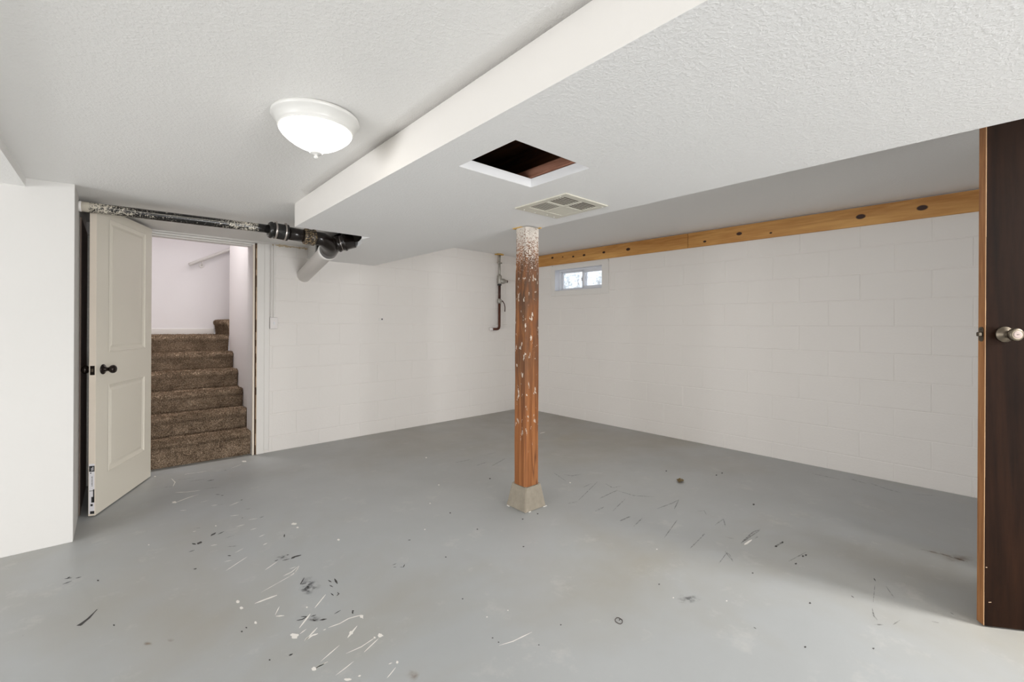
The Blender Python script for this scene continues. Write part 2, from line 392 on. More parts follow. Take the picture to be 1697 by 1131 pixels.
soff = struct('ceiling_soffit', bm, M_soff, label='wide boxed soffit with a square hatch hole and a cut-out corner')
T = 0.014
bm = B(); box(bm, (SX0 - 0.0006, -5.85, SOFF_Z + 0.0006), (SX0 + T, SY1 + 0.0006, 2.12)); obj('side_panel', bm, M_white, soff)
bm = B(); box(bm, (SX0, SY1 - T, SOFF_Z + PT), (NX, SY1, 2.12)); obj('end_panel', bm, M_ceil, soff)
bm = B(); box(bm, (NX, 4.6, SOFF_Z + PT), (NX + T, 4.9, 2.12)); obj('notch_panel', bm, M_ceil, soff)
bm = B(); box(bm, (1.70, SY1, SOFF_Z + PT), (1.72, 4.9, 2.12)); obj('notch_panel', bm, M_dark, soff)
bm = B(); box(bm, (SX1 - T, -5.85, SOFF_Z + PT), (SX1, 4.9, 2.30)); obj('side_panel', bm, M_ceil, soff)
# hatch rim: clean white cut edge
bm = B()
for (a, b) in (((HX0, HY1 - 0.002), (HX1, HY1)), ((HX1 - 0.002, HY0), (HX1, HY1)), ((HX0, HY0), (HX1, HY0 + 0.002)), ((HX0, HY0), (HX0 + 0.002, HY1))):
    box(bm, (*a, SOFF_Z + 0.0005), (*b, SOFF_Z + PT))
obj('hatch_rim', bm, M_cutwhite, soff, label='bright white cut edge of the hatch')
# framing seen up through the hatch
fr = thing('joist_framing', 'dark rough wooden joists and floor boards inside the ceiling hatch', 'joists', (1.3, 1.4, SOFF_Z + PT))
def fbox(name, lo, hi, m):
    b = B(); box(b, [lo[i] - (1.3, 1.4, SOFF_Z + PT)[i] for i in range(3)], [hi[i] - (1.3, 1.4, SOFF_Z + PT)[i] for i in range(3)], 0.003); return obj(name, b, m, fr)
fbox('joist', (1.497, 0.2, 1.972), (1.535, 3.0, 2.016), M_joist_lit)
fbox('joist', (1.60, 0.2, 2.03), (1.64, 3.0, 2.17), M_joist)
fbox('joist', (1.235, 0.2, 2.10), (1.272, 3.0, 2.17), M_joist)
fbox('joist', (1.03, 0.2, 1.972), (1.07, 3.0, 2.17), M_joist)
for k in range(9): fbox('floor_board', (0.94 + 0.133 * k, 0.1, 2.172 + 0.002 * (k % 2)), (0.94 + 0.133 * k + 0.129, 3.2, 2.195), M_joist)
fbox('header', (0.95, 1.13, 1.972), (1.495, 1.17, 2.15), M_joist)
# recess ceiling over the right-hand side
bm = B(); box(bm, (SX1 - T, -5.85, 2.275), (4.95, 5.05, 2.36)); struct('ceiling_recess', bm, M_soff, label='raised painted ceiling strip beyond the soffit')
bm = B(); box(bm, (SX0 + 0.02, -5.85, 2.2), (SX1 - T, 5.0, 2.36)); struct('ceiling_void', bm, M_dark)

# block walls --------------------------------------------------------------
BL, BH, BZ0, GAP, DEP = 0.445, 0.2225, 0.147, 0.0035, 0.0022
block_cache = {}
def block_mesh(w, h):
    key = (round(w, 4), round(h, 4))
    if key in block_cache: return block_cache[key]
    b = B(); c = 0.004; t = 0.02
    P = lambda x, y, z: b.verts.new((x, y, z))
    f = [P(c, 0, c), P(w - c, 0, c), P(w - c, 0, h - c), P(c, 0, h - c)]
    m = [P(0, c * 0.7, 0), P(w, c * 0.7, 0), P(w, c * 0.7, h), P(0, c * 0.7, h)]
    k = [P(0, t, 0), P(w, t, 0), P(w, t, h), P(0, t, h)]
    b.faces.new(f); b.faces.new(k[::-1])
    for i in range(4):
        j = (i + 1) % 4
        b.faces.new((f[i], m[i], m[j], f[j])); b.faces.new((m[i], k[i], k[j], m[j]))
    block_cache[key] = mesh('block', b, M_block); return block_cache[key]
def subtract(rects, hole):
    out = []
    hx0, hz0, hx1, hz1 = hole
    for (x0, z0, x1, z1) in rects:
        if x1 <= hx0 or x0 >= hx1 or z1 <= hz0 or z0 >= hz1: out.append((x0, z0, x1, z1)); continue
        if x0 < hx0: out.append((x0, z0, hx0, z1))
        if x1 > hx1: out.append((hx1, z0, x1, z1))
        a, b = max(x0, hx0), min(x1, hx1)
        if z0 < hz0: out.append((a, z0, b, hz0))
        if z1 > hz1: out.append((a, hz1, b, z1))
    return out
def block_wall(root, s0, s1, ztop, holes, off):
    z = BZ0 - BH; row = 0
    while z < ztop - 0.01:
        za, zb = max(0, z), min(ztop, z + BH)
        s = -BL * 4 + off + (BL / 2 if row % 2 else 0)
        while s < s1:
            a, b = max(s, s0), min(s + BL, s1)
            if b - a > 0.03 and zb - za > 0.02:
                rs = [(a, za, b, zb)]
                for h in holes: rs = subtract(rs, h)
                for (x0, z0, x1, z1) in rs:
                    if x1 - x0 < 0.02 or z1 - z0 < 0.015: continue
                    o = obj('block', block_mesh(x1 - x0 - GAP, z1 - z0 - GAP), None, root, (x0 + GAP / 2, random.uniform(-0.0005, 0.0006), z0 + GAP / 2))
            s += BL
        z += BH; row += 1
def wall_core(holes, s0, s1, ztop, t, dep=DEP):
    # rectangles of wall around holes
    rs = [(s0, 0, s1, ztop)]
    for h in holes: rs = subtract(rs, h)
    b = B()
    for (x0, z0, x1, z1) in rs: box(b, (x0, dep, z0), (x1, t, z1))
    return b
# back wall with the stair doorway
DO0, DO1, DOZ = -0.80, 0.0, 2.03
door_hole = (DO0, 0, DO1, DOZ)
wallA = struct('wall_back', wall_core([door_hole], -1.6, 3.75, 2.32, 0.2), M_block, (XA, YA, 0), RA, label='white painted block wall at the back with the stair doorway')
block_wall(wallA, 0.10, 3.62, 2.275, [door_hole], 0.13)
bm = B(); box(bm, (-1.25, 0, 0), (DO0, 0.01, 2.12)); obj('wall_panel', bm, M_wall, wallA)
bm = B(); box(bm, (-1.25, -0.001, DOZ), (0.46, 0.01, 2.12)); obj('header_panel', bm, M_wall, wallA)
bm = B()
for k in range(26):
    x0 = 0.11 + 0.0145 * k; hgt = random.uniform(0.004, 0.016) * (1.6 if k in (0, 1, 5) else 1)
    box(bm, (x0, -0.002, 2.034 - hgt), (x0 + 0.016, 0.004, 2.036 + random.uniform(0, 0.008)))
obj('bare_strip', bm, M_tan, wallA, label='tan unpainted strip at the top of the wall', kind='stuff')
# right wall with the small window
WY = lambda y: 4.95 - y
win_hole = (WY(4.308), 1.742, WY(3.507), 2.036)
wallB = struct('wall_right', wall_core([win_hole], -0.05, 10.9, 2.32, 0.2), M_block, (XB, YB, 0), RB, label='white painted concrete block wall on the right')
block_wall(wallB, 0.0, 5.4, 2.275, [(WY(4.39), 1.655, WY(3.39), 2.10)], -0.145)
bm = B(); rs = subtract([(WY(4.39) , 1.655, WY(3.39), 2.10)], win_hole)
for (x0, z0, x1, z1) in rs: box(bm, (x0, 0.0, z0), (x1, 0.02, z1))
obj('window_surround', bm, M_wall, wallB)
# left chase: a plain bright wall block
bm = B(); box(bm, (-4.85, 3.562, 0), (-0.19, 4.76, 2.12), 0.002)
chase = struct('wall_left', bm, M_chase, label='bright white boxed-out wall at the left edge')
bm = B(); box(bm, (-0.19, 4.02, 0.0), (-0.183, 4.72, 1.94)); obj('side_strip', bm, M_hidden, chase, label='dark brown strip on the rear part of the side face')  # thin flat dark brown strip over the rear part of the side face
bm = B(); box(bm, (-0.186, 4.70, 0), (-0.15, 4.745, 1.93), 0.006); obj('edge_strip', bm, M_greymetal, chase, label='grey lumpy strip in the dark gap behind the door')
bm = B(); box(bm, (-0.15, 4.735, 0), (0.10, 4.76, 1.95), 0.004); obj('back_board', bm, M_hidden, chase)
# walls behind the camera, each with a wide opening for the daylight
bm = B(); rs = subtract([(-4.95, 0, 4.95, 2.36)], (-0.4, 0.2, 2.2, 1.4))
for (x0, z0, x1, z1) in rs: box(bm, (x0, -5.95, z0), (x1, -5.85, z1))
struct('wall_rear', bm, M_wall)
bm = B(); rs = subtract([(-5.95, 0, 3.6, 2.36)], (-0.1, 0.2, 2.5, 1.4))
for (x0, z0, x1, z1) in rs: box(bm, (-4.95, x0, z0), (-4.85, x1, z1))
struct('wall_side', bm, M_wall)
# stub wall carrying the dark door
bm = B(); box(bm, (3.24, -0.72, 0), (4.85, -0.58, 2.275)); struct('wall_partition', bm, M_wall)

# ------------------------------------------------------------------ stairwell behind the doorway
SW = 0.978
bm = B(); box(bm, (SW, 5.02, 0), (1.1, 6.14, 3.4), 0.003); struct('wall_stair_right', bm, M_stairwall)
bm = B(); box(bm, (1.1, 6.04, 0), (3.6, 6.14, 3.4)); struct('wall_stair_upper', bm, M_stairwall)
bm = B(); box(bm, (0.05, 4.99, 0), (0.17, 7.1, 3.4)); struct('wall_stair_left', bm, M_stairwall)
bm = B(); box(bm, (0.05, 7.1, 0), (3.6, 7.2, 3.4)); struct('wall_stair_far', bm, M_stairwall)
bm = B(); box(bm, (0.05, 4.98, 3.4), (3.6, 7.2, 3.45)); struct('ceiling_stair', bm, M_stairwall)
bm = B(); box(bm, (3.6, 6.04, 0), (3.65, 7.2, 3.45)); struct('wall_stair_end', bm, M_stairwall)
bm = B(); box(bm, (0.05, 4.985, 2.3), (1.1, 5.03, 3.45)); struct('wall_stair_front', bm, M_stairwall)
bm = B(); box(bm, (0.171, 7.085, 1.118), (0.955, 7.099, 1.19), 0.003); struct('baseboard_stair', bm, M_white, label='white baseboard along the stair landing')
stairs = thing('staircase', 'flight of brown carpeted stairs rising beyond the open doorway', 'stairs', (0.57, 4.86, 0))
SK = [(4.862, 0.0, 0.222), (5.085, 0.222, 0.398), (5.335, 0.398, 0.576), (5.60, 0.576, 0.754), (5.87, 0.754, 0.932), (6.14, 0.932, 1.112)]
def carpet_step(x0, x1, y0, y1, z0, z1, seed, axis='y'):
    b = B(); rnd = random.Random(seed); rad = 0.028
    prof = [(0.022, z0)] ; n = 9
    for i in range(n): prof.append((0.022 - 0.012 * i / (n - 1), z0 + (z1 - rad * 1.7 - z0) * (i + 0.5) / n))
    for i in range(7):
        a = math.pi * (-0.25 + 0.75 * i / 6); prof.append((rad - 0.006 - rad * math.cos(a), z1 - rad + rad * math.sin(a)))
    L = y1 - y0; m = max(5, int(L / 0.03))
    for i in range(1, m + 1): prof.append((rad + (L - rad) * i / m, z1))
    nu = 44; rows = []
    for i in range(nu + 1):
        x = x0 + (x1 - x0) * i / nu; row = []
        for (py, pz) in prof:
            nn = noise.noise(Vector((x * 28, (py + y0) * 28, pz * 28))) * 0.004 + noise.noise(Vector((x * 7, (py + y0) * 7, pz * 7))) * 0.004
            row.append(b.verts.new((x, y0 + py - abs(nn), pz + nn * 0.8)))
        rows.append(row)
    for i in range(nu):
        for j in range(len(prof) - 1):
            b.faces.new((rows[i][j], rows[i + 1][j], rows[i + 1][j + 1], rows[i][j + 1])).smooth = True
    for row in (rows[0], rows[-1]):
        k = b.verts.new((row[0].co.x, y1, z0)); b.faces.new(row + [k])
    t = B()
    for k in range(9000):
        x = rnd.uniform(x0, x1); q = rnd.random() * (len(prof) - 1); j = int(q); f = q - j
        # denser over the riser and nose
        if j > 18 and rnd.random() < 0.6: j = rnd.randrange(0, 17); f = rnd.random()
        a, c2 = Vector((prof[j][0], prof[j][1])), Vector((prof[j + 1][0], prof[j + 1][1])); p = a.lerp(c2, f); d = (c2 - a).normalized(); nrm = Vector((-d.y, d.x))
        base = Vector((x, y0 + p.x, p.y)); out = Vector((rnd.uniform(-.6, .6), nrm.x + rnd.uniform(-.5, .5), nrm.y + rnd.uniform(-.5, .5))).normalized()
        s = Vector((rnd.uniform(-1, 1), rnd.uniform(-1, 1), rnd.uniform(-1, 1))).cross(out)
        if s.length < 0.05: continue
        s = s.normalized() * 0.0022
        tip = base + out * rnd.uniform(0.006, 0.014)
        quad(t, base - s, base + s, tip + s * 0.7, tip - s * 0.7)
    return b, t
for k, (y, za, zb) in enumerate(SK):
    ye = SK[k + 1][0] + 0.03 if k < 5 else 7.084
    b, t = carpet_step(0.172, SW - 0.004, y, ye, za, zb, k)
    for q in (b, t):
        for v in q.verts: v.co -= Vector((0.57, 4.86, 0))
    st = obj('step', b, M_carpet, stairs); me = bpy.data.meshes.new('carpet_pile'); t.to_mesh(me); t.free(); me.materials.append(M_carpet)
    obj('carpet_pile', me, None, st, kind='stuff')
# the turning step on the landing, climbing to the right
for k in range(3):
    b, t = carpet_step(-7.08, -6.145, 0.957 + 0.27 * k, 0.957 + 0.27 * k + 0.3, 1.112 + 0.185 * k, 1.297 + 0.185 * k, 20 + k)
    Rm = Matrix.Rotation(math.radians(-90), 4, 'Z')
    for q in (b, t):
        for v in q.verts: v.co = Rm @ v.co - Vector((0.57, 4.86, 0))
    st = obj('step', b, M_carpet, stairs); me = bpy.data.meshes.new('carpet_pile'); t.to_mesh(me); t.free(); me.materials.append(M_carpet)
    obj('carpet_pile', me, None, st, kind='stuff')
hr = thing('stair_handrail', 'white wooden handrail on the far stairwell wall', 'handrail', (0.675, 7.04, 2.012))
bm = B(); d = Vector((0.437, 0, 0.24)).normalized(); tube(bm, [Vector((0, 0, 0)) + d * t for t in (0, 0.5, 1.0, 1.6)], 0.021, 12); obj('rail', bm, M_white, hr)
for t in (0.16, 1.1):
    bm = B(); p = d * t; tube(bm, [p + Vector((0, 0, -0.02)), p + Vector((0, 0.01, -0.05)), p + Vector((0, 0.055, -0.07))], 0.008, 8)
    lathe(bm, p + Vector((0, 0.05, -0.07)), (0, 1, 0), [(0, 0.026), (0.009, 0.03)], 16); obj('bracket', bm, M_white, hr)

# door frame of the stair doorway (local to the back wall)
dfr = struct('door_frame', B(), M_white, (XA, YA, 0), RA, label='white stair door frame with a raw dark gap beside its jamb')
def dbox(name, lo, hi, m, bev=0.002, **kw):
    b = B(); box(b, lo, hi, bev); return obj(name, b, m, dfr, **kw)
dbox('jamb', (DO1 - 0.042, 0.002, 0), (DO1 - 0.026, 0.2, DOZ - 0.02), M_stairwall)
dbox('jamb_edge', (DO1 - 0.043, -0.008, 0), (DO1 - 0.026, 0.002, DOZ - 0.02), M_dooredge)
dbox('gap_liner', (DO1 - 0.026, 0.006, 0), (DO1 + 0.004, 0.04, DOZ - 0.005), M_gap)
bm = B(); z = 0.0
while z < DOZ - 0.02:
    h = random.uniform(0.03, 0.12); w = random.uniform(0.0, 0.007)
    box(bm, (DO1 - 0.016 + w, -0.008, z), (DO1 - 0.006, 0.01, min(DOZ - 0.01, z + h))); z += h
obj('raw_edge', bm, M_rawcasing, dfr, label='chipped raw edge of the casing')
dbox('casing', (DO1 - 0.009, -0.014, 0), (DO1 + 0.055, 0.0, DOZ), M_white, 0.003)
dbox('casing_strip', (DO1 + 0.056, -0.009, 0.03), (DO1 + 0.1, 0.0, DOZ), M_white, 0.002)
dbox('jamb', (DO0 - 0.03, -0.02, 0), (DO0, 0.2, DOZ - 0.02), M_white)
dbox('head_jamb', (DO0, -0.006, DOZ - 0.022), (DO1 - 0.026, 0.2, DOZ - 0.003), M_white)
dbox('head_stop', (DO0, 0.03, DOZ - 0.034), (DO1 - 0.045, 0.06, DOZ - 0.022), M_white)

# ------------------------------------------------------------------ doors
def knob_prof(): return [(0, 0.033), (0.004, 0.034), (0.008, 0.030), (0.011, 0.016), (0.028, 0.0125), (0.036, 0.014), (0.041, 0.021), (0.047, 0.0255), (0.055, 0.0275), (0.063, 0.0262), (0.070, 0.020), (0.0735, 0.010), (0.0745, 0.0015)]
ld = thing('panel_door', 'cream two-panel door standing open in front of the stairs', 'door', (-0.108, 3.935, 0.008), math.atan2(0.919, 0.393))
LW, LH, LT = 0.783, 2.012, 0.036
P_UP, P_LO = (0.147, 1.045, 0.676, 1.955), (0.143, 0.235, 0.672, 0.835)
bm = B(); box(bm, (0, 0.007, 0), (LW, LT, LH))
rs = [(0, 0, LW, LH)]
for p in (P_UP, P_LO): rs = subtract(rs, p)
for (x0, z0, x1, z1) in rs: box(bm, (x0, 0, z0), (x1, 0.008, z1))
obj('leaf', bm, M_doorpaint, ld)
for (x0, z0, x1, z1) in (P_UP, P_LO):
    bm = B()
    def rg(i, y): return [bm.verts.new(p) for p in ((x0 + i, y, z0 + i), (x1 - i, y, z0 + i), (x1 - i, y, z1 - i), (x0 + i, y, z1 - i))]
    lv = [rg(0, -0.001), rg(0.008, -0.0035), rg(0.014, 0.002), rg(0.030, 0.0068), rg(0.036, 0.0068)]
    for a, b in zip(lv, lv[1:]):
        for i in range(4): bm.faces.new((a[i], a[(i + 1) % 4], b[(i + 1) % 4], b[i]))
    pm = obj('panel_moulding', bm, M_doorpaint, ld)
    bm = B(); lv = []
    lv = [rg(0.036, 0.0069), rg(0.052, 0.003)]
    for i in range(4): bm.faces.new((lv[0][i], lv[0][(i + 1) % 4], lv[1][(i + 1) % 4], lv[1][i]))
    bm.faces.new(lv[1]); obj('panel', bm, M_doorpaint, ld)
bm = B(); box(bm, (-0.0015, 0.0005, 0), (0.0, LT - 0.0005, LH)); obj('latch_edge', bm, M_dooredge, ld, label='peach-toned bare door edge')
kz, kx = 0.938, 0.077
for s, y in ((-1, 0), (1, LT)):
    bm = B(); lathe(bm, (kx, y, kz), (0, s, 0), knob_prof(), 28); obj('knob', bm, M_bronze, ld, label='dark bronze round knob')
bm = B(); box(bm, (-0.0035, 0.006, kz - 0.030), (-0.0012, LT - 0.006, kz + 0.030), 0.001); lp = obj('latch_plate', bm, M_bronze, ld)
bm = B(); box(bm, (-0.012, 0.011, kz - 0.010), (-0.0035, LT - 0.011, kz + 0.012), 0.003); obj('latch_bolt', bm, M_satin, lp, label='shiny latch bolt')
# label strips stuck on the lower edge
bm = B(); box(bm, (-0.0022, 0.004, 0.012), (-0.0015, 0.033, 0.335)); stk = obj('sticker', bm, M_sticker, ld, label='white and black maker labels on the door edge')
bm = B()
for (y0, z0, y1, z1) in [(0.004, 0.285, 0.032, 0.322), (0.020, 0.273, 0.027, 0.279), (0.004, 0.012, 0.026, 0.030), (0.004, 0.085, 0.011, 0.170), (0.011, 0.160, 0.030, 0.163), (0.006, 0.085, 0.020, 0.122), (0.012, 0.062, 0.024, 0.076)]:
    box(bm, (-0.0027, y0, z0), (-0.0022, y1, z1))
for k in range(14): box(bm, (-0.0027, 0.014, 0.190 + k * 0.0048), (-0.0022, 0.014 + random.uniform(0.003, 0.006), 0.190 + k * 0.0048 + 0.0026))
obj('print', bm, M_ink, stk)
bm = B()
for (y0, z0, y1, z1) in [(0.010, 0.292, 0.014, 0.316), (0.018, 0.290, 0.021, 0.310)]: box(bm, (-0.0031, y0, z0), (-0.0027, y1, z1))
obj('print', bm, M_sticker, stk)
for z in (0.22, 1.0, 1.78):
    bm = B(); box(bm, (LW - 0.001, 0.002, z - 0.045), (LW + 0.0025, 0.03, z + 0.045)); lathe(bm, (LW + 0.006, LT + 0.004, z - 0.045), (0, 0, 1), [(0, 0.006), (0.09, 0.006)], 12); obj('hinge', bm, M_bronze, ld)

rd = thing('slab_door', 'dark brown flat slab door standing open at the right edge', 'door', (2.716, 0.082, 0.006), math.radians(-53.13))
RW, RH, RT = 0.76, 2.14, 0.036
bm = B(); box(bm, (0.0025, 0.0, 0), (RW, 0.0012, RH)); obj('face_veneer', bm, M_darkdoor, rd)
bm = B(); box(bm, (0.0025, 0.0012, 0), (RW, RT - 0.001, RH)); obj('core', bm, M_darkdoor, rd)
bm = B(); box(bm, (0, 0.0022, 0), (0.0025, RT, RH), 0.0005); obj('edge_band', bm, M_oakedge, rd, label='bare oak-toned door edge')
bm = B(); z = 0
while z < RH - 0.01:
    h = random.uniform(0.1, 0.4); box(bm, (0.0, -0.0002, z), (0.0012 + random.uniform(0, 0.0008), 0.0022, min(RH, z + h))); z += h
obj('chipped_lip', bm, M_lip, rd, label='pale chipped lip along the face edge')
kz2 = 1.219
bm = B(); lathe(bm, (0.066, 0, kz2), (0, -1, 0), [(0, 0.032), (0.003, 0.033), (0.006, 0.031), (0.008, 0.026), (0.010, 0.025), (0.013, 0.018), (0.020, 0.012), (0.036, 0.011)], 36)
ro = obj('rosette', bm, M_satin, rd, label='satin metal round rosette')
bm = B(); lathe(bm, (0.066, -0.034, kz2), (0, -1, 0), [(0, 0.012), (0.005, 0.020), (0.013, 0.0255), (0.022, 0.0262), (0.027, 0.0235), (0.028, 0.0165)], 36)
kb = obj('knob', bm, M_satin, rd, label='satin metal knob with a keyhole')
bm = B(); lathe(bm, (0.066, -0.0615, kz2), (0, -1, 0), [(0, 0.0155), (0.0018, 0.0150), (0.002, 0.010)], 28); obj('lock_face', bm, M_knobface, kb, label='pinkish brass lock face')
bm = B(); box(bm, (0.0625, -0.0645, kz2 - 0.0012), (0.0648, -0.063, kz2 + 0.0018)); box(bm, (0.0668, -0.0645, kz2 - 0.0010), (0.0695, -0.063, kz2 + 0.0020)); obj('keyhole', bm, M_ink, kb)
bm = B()
pl = []
for i in range(24):
    a = 2 * math.pi * i / 24; cy_, cz_ = math.cos(a) * 0.0125, math.sin(a)
    pl.append((0.0195 + cy_, kz2 + 0.0185 * (1 if cz_ > 0 else -1) * (1 if abs(cz_) > 1e-6 else 0) + cz_ * 0.0125))
va = [bm.verts.new((-0.0018, y, z)) for y, z in pl]; vb = [bm.verts.new((0.0, y, z)) for y, z in pl]
bm.faces.new(va); bm.faces.new(vb[::-1])
for i in range(24): bm.faces.new((va[i], va[(i + 1) % 24], vb[(i + 1) % 24], vb[i]))
lp = obj('latch_plate', bm, M_satin, rd, label='rounded metal latch plate')
bm = B(); box(bm, (-0.013, 0.010, kz2 - 0.009), (-0.0015, 0.030, kz2 + 0.009), 0.003); obj('latch_bolt', bm, M_satin, lp)
bm = B(); lathe(bm, (-0.0021, 0.0195, kz2 + 0.021), (-1, 0, 0), [(0, 0.0036), (0.0004, 0.0034)], 14); obj('screw_hole', bm, M_ink, lp)
bm = B(); lathe(bm, (-0.0018, 0.0195, kz2 - 0.021), (-1, 0, 0), [(0, 0.0038), (0.0012, 0.0025)], 14); obj('screw', bm, M_satin, lp)
bm = B()
for (x, z, w) in ((0.006, 0.243, 0.005), (0.017, 0.098, 0.004), (0.022, 0.099, 0.004)): box(bm, (x, -0.0006, z), (x + w, 0.0, z + 0.0025))
obj('chip', bm, M_rawcasing, rd, label='pale chips near the door bottom')

# ------------------------------------------------------------------ post and pier
pier = thing('concrete_pier', 'tapered grey concrete pier block under the wooden post', 'pier', (2.130, 2.250, 0))
bm = B(); 
def frus(bm, hb, ht, z0, z1):
    a = [bm.verts.new((sx * hb, sy * hb, z0)) for sx, sy in ((-1, -1), (1, -1), (1, 1), (-1, 1))]; b = [bm.verts.new((sx * ht, sy * ht, z1)) for sx, sy in ((-1, -1), (1, -1), (1, 1), (-1, 1))]
    bm.faces.new(a[::-1]); bm.faces.new(b)
    for i in range(4): bm.faces.new((a[i], a[(i + 1) % 4], b[(i + 1) % 4], b[i]))
frus(bm, 0.098, 0.071, 0, 0.160)
bmesh.ops.bevel(bm, geom=bm.edges[:], offset=0.005, segments=2, affect='EDGES')
bmesh.ops.subdivide_edges(bm, edges=bm.edges[:], cuts=3, use_grid_fill=True)
for v in bm.verts:
    if v.co.z > 0.003: v.co += Vector((noise.noise(v.co * 30), noise.noise(v.co * 30 + Vector((5, 0, 0))), 0)) * 0.003
obj('body', bm, M_conc, pier)
for (x, y, lx, ly) in ((-0.102, 0.07, 0.008, 0.03), (0.085, -0.101, 0.034, 0.008), (-0.060, -0.100, 0.02, 0.008)):
    bm = B(); box(bm, (x - lx / 2, y - ly / 2, 0), (x + lx / 2, y + ly / 2, 0.004), 0.0015); obj('paint_bead', bm, M_wpaint, pier, label='white paint bead at its foot')
post = thing('wooden_post', 'rough square wooden post with paint spots holding up the soffit', 'post', (2.120, 2.240, 0.160))
bm = B(); hh = SOFF_Z - 0.160 - 0.006; nz = 60; hw = 0.0645; nr = 24
rings = []
for k in range(nz + 1):
    z = hh * k / nz; ring = []
    wane = max(0.0, min(1.0, (z - 0.9) / 0.7)) * 0.010 + 0.004
    for i in range(nr):
        a = 2 * math.pi * (i + 0.5) / nr; c_, s_ = math.cos(a), math.sin(a); m_ = max(abs(c_), abs(s_))
        p = Vector((c_ / m_, s_ / m_)) * hw
        # soften the corners (wane near the top)
        lim = hw * math.sqrt(2) - wane
        if p.length > lim: p *= lim / p.length
        n_ = noise.noise(Vector((p.x * 25, p.y * 25, z * 5))) * 0.0022
        ring.append(bm.verts.new((p.x * (1 + n_ / hw), p.y * (1 + n_ / hw), z)))
    rings.append(ring)
for a, b in zip(rings, rings[1:]):
    for i in range(nr): bm.faces.new((a[i], a[(i + 1) % nr], b[(i + 1) % nr], b[i]))
bm.faces.new(rings[0][::-1]); bm.faces.new(rings[-1])
ps = obj('shaft', bm, M_post, post)
# give the post's wood shader a 0..1 height: object coords scaled by the mesh
ps.data.transform(Matrix.Diagonal((1, 1, 1 / hh, 1))); ps.scale = (1, 1, hh)
bm = B(); box(bm, (-0.072, -0.010, hh), (-0.02, 0.075, hh + 0.0055)); box(bm, (-0.02, 0.045, hh), (0.078, 0.066, hh + 0.0055)); box(bm, (0.045, -0.078, hh), (0.06, 0.05, hh + 0.0055))
obj('shim', bm, M_foam, post, label='yellow wood shims and foam at the post top')

# ------------------------------------------------------------------ ledger boards on the right wall
def ledger(name, label, s0, s1, knots):
    o = thing(name, label, 'board', (XB, YB, 0), RB, 'ledger boards under the raised ceiling')
    b = B(); box(b, (0, -0.020, 0), (s1 - s0, 0.0, 0.160), 0.002)
    obj('plank', b, mk_ledger(name + '_pine', [(k - s0, z, r) for k, z, r in knots]), o, (s0, -0.001, 2.108))
    return o
kn = lambda y, z, r: (4.95 - y, z - 2.108, r)
ledger('ledger_board', 'shorter knotty pine ledger board above the small window', 0.02, 2.58,
       [kn(4.341, 2.215, 0.014), kn(4.15, 2.205, 0.008), kn(3.965, 2.191, 0.012), kn(3.782, 2.190, 0.014), kn(3.468, 2.190, 0.014), kn(3.114, 2.186, 0.018)])
ledger('ledger_board', 'longer pine ledger board with big dark knots reaching the dark door', 2.584, 6.2,
       [kn(2.183, 2.155, 0.011), kn(1.837, 2.187, 0.017), kn(1.55, 2.152, 0.008), kn(0.865, 2.188, 0.021), kn(0.482, 2.190, 0.021)])
bm = B(); box(bm, (WY(4.36), -0.006, 2.07), (WY(4.355), 0, 2.10)); box(bm, (WY(3.415), -0.006, 2.065), (WY(3.405), 0, 2.10)); obj('nail', bm, M_greymetal, wallB)

# ------------------------------------------------------------------ window
win = struct('window_1', B(), M_vinyl, (XB, YB, 0), RB, label='small white sliding basement window high on the right wall')
wx0, wz0, wx1, wz1 = win_hole
def wb(name, lo, hi, m=M_vinyl, bev=0.002, parent=None):
    b = B(); box(b, lo, hi, bev); return obj(name, b, m, parent or win)
cs = 0.083
wb('casing', (WY(4.39) + 0.012, -0.010, 1.668), (wx0, 0.0, 2.090), M_white); wb('casing', (wx1, -0.010, 1.668), (WY(3.405), 0.0, 2.090), M_white)
wb('casing', (wx0, -0.010, 1.668), (wx1, 0.0, wz0), M_white); wb('casing', (wx0, -0.010, wz1), (wx1, 0.0, 2.090), M_white)
rv = 0.085
wb('reveal', (wx0 - 0.006, 0, wz0 - 0.006), (wx0 + 0.002, 0.2, wz1 + 0.006)); wb('reveal', (wx1 - 0.002, 0, wz0 - 0.006), (wx1 + 0.006, 0.2, wz1 + 0.006))
wb('reveal', (wx0, 0, wz0 - 0.006), (wx1, 0.2, wz0 + 0.002)); wb('reveal', (wx0, 0, wz1 - 0.002), (wx1, 0.2, wz1 + 0.006))
fw = 0.026
for lo, hi in (((wx0, rv, wz0), (wx0 + fw, rv + 0.07, wz1)), ((wx1 - fw, rv, wz0), (wx1, rv + 0.07, wz1)), ((wx0, rv, wz0), (wx1, rv + 0.07, wz0 + 0.02)), ((wx0, rv, wz1 - 0.022), (wx1, rv + 0.07, wz1))):
    wb('frame', lo, hi)
mid = wx0 + (wx1 - wx0) * 0.545
def sash(x0, x1, y, w, name):
    z0, z1 = wz0 + 0.021, wz1 - 0.023
    b = B()
    for lo, hi in (((x0, y, z0), (x0 + w, y + 0.026, z1)), ((x1 - w, y, z0), (x1, y + 0.026, z1)), ((x0, y, z0), (x1, y + 0.026, z0 + w)), ((x0, y, z1 - w), (x1, y + 0.026, z1))): box(b, lo, hi, 0.002)
    s = obj(name, b, M_vinyl, win)
    b = B(); box(b, (x0 + w - 0.002, y + 0.011, z0 + w - 0.002), (x1 - w + 0.002, y + 0.014, z1 - w + 0.002)); obj('pane', b, M_glass, s)
    return s
sash(wx0 + fw, mid + 0.02, rv + 0.038, 0.018, 'sash')
s2 = sash(mid - 0.025, wx1 - fw, rv + 0.004, 0.034, 'sash')
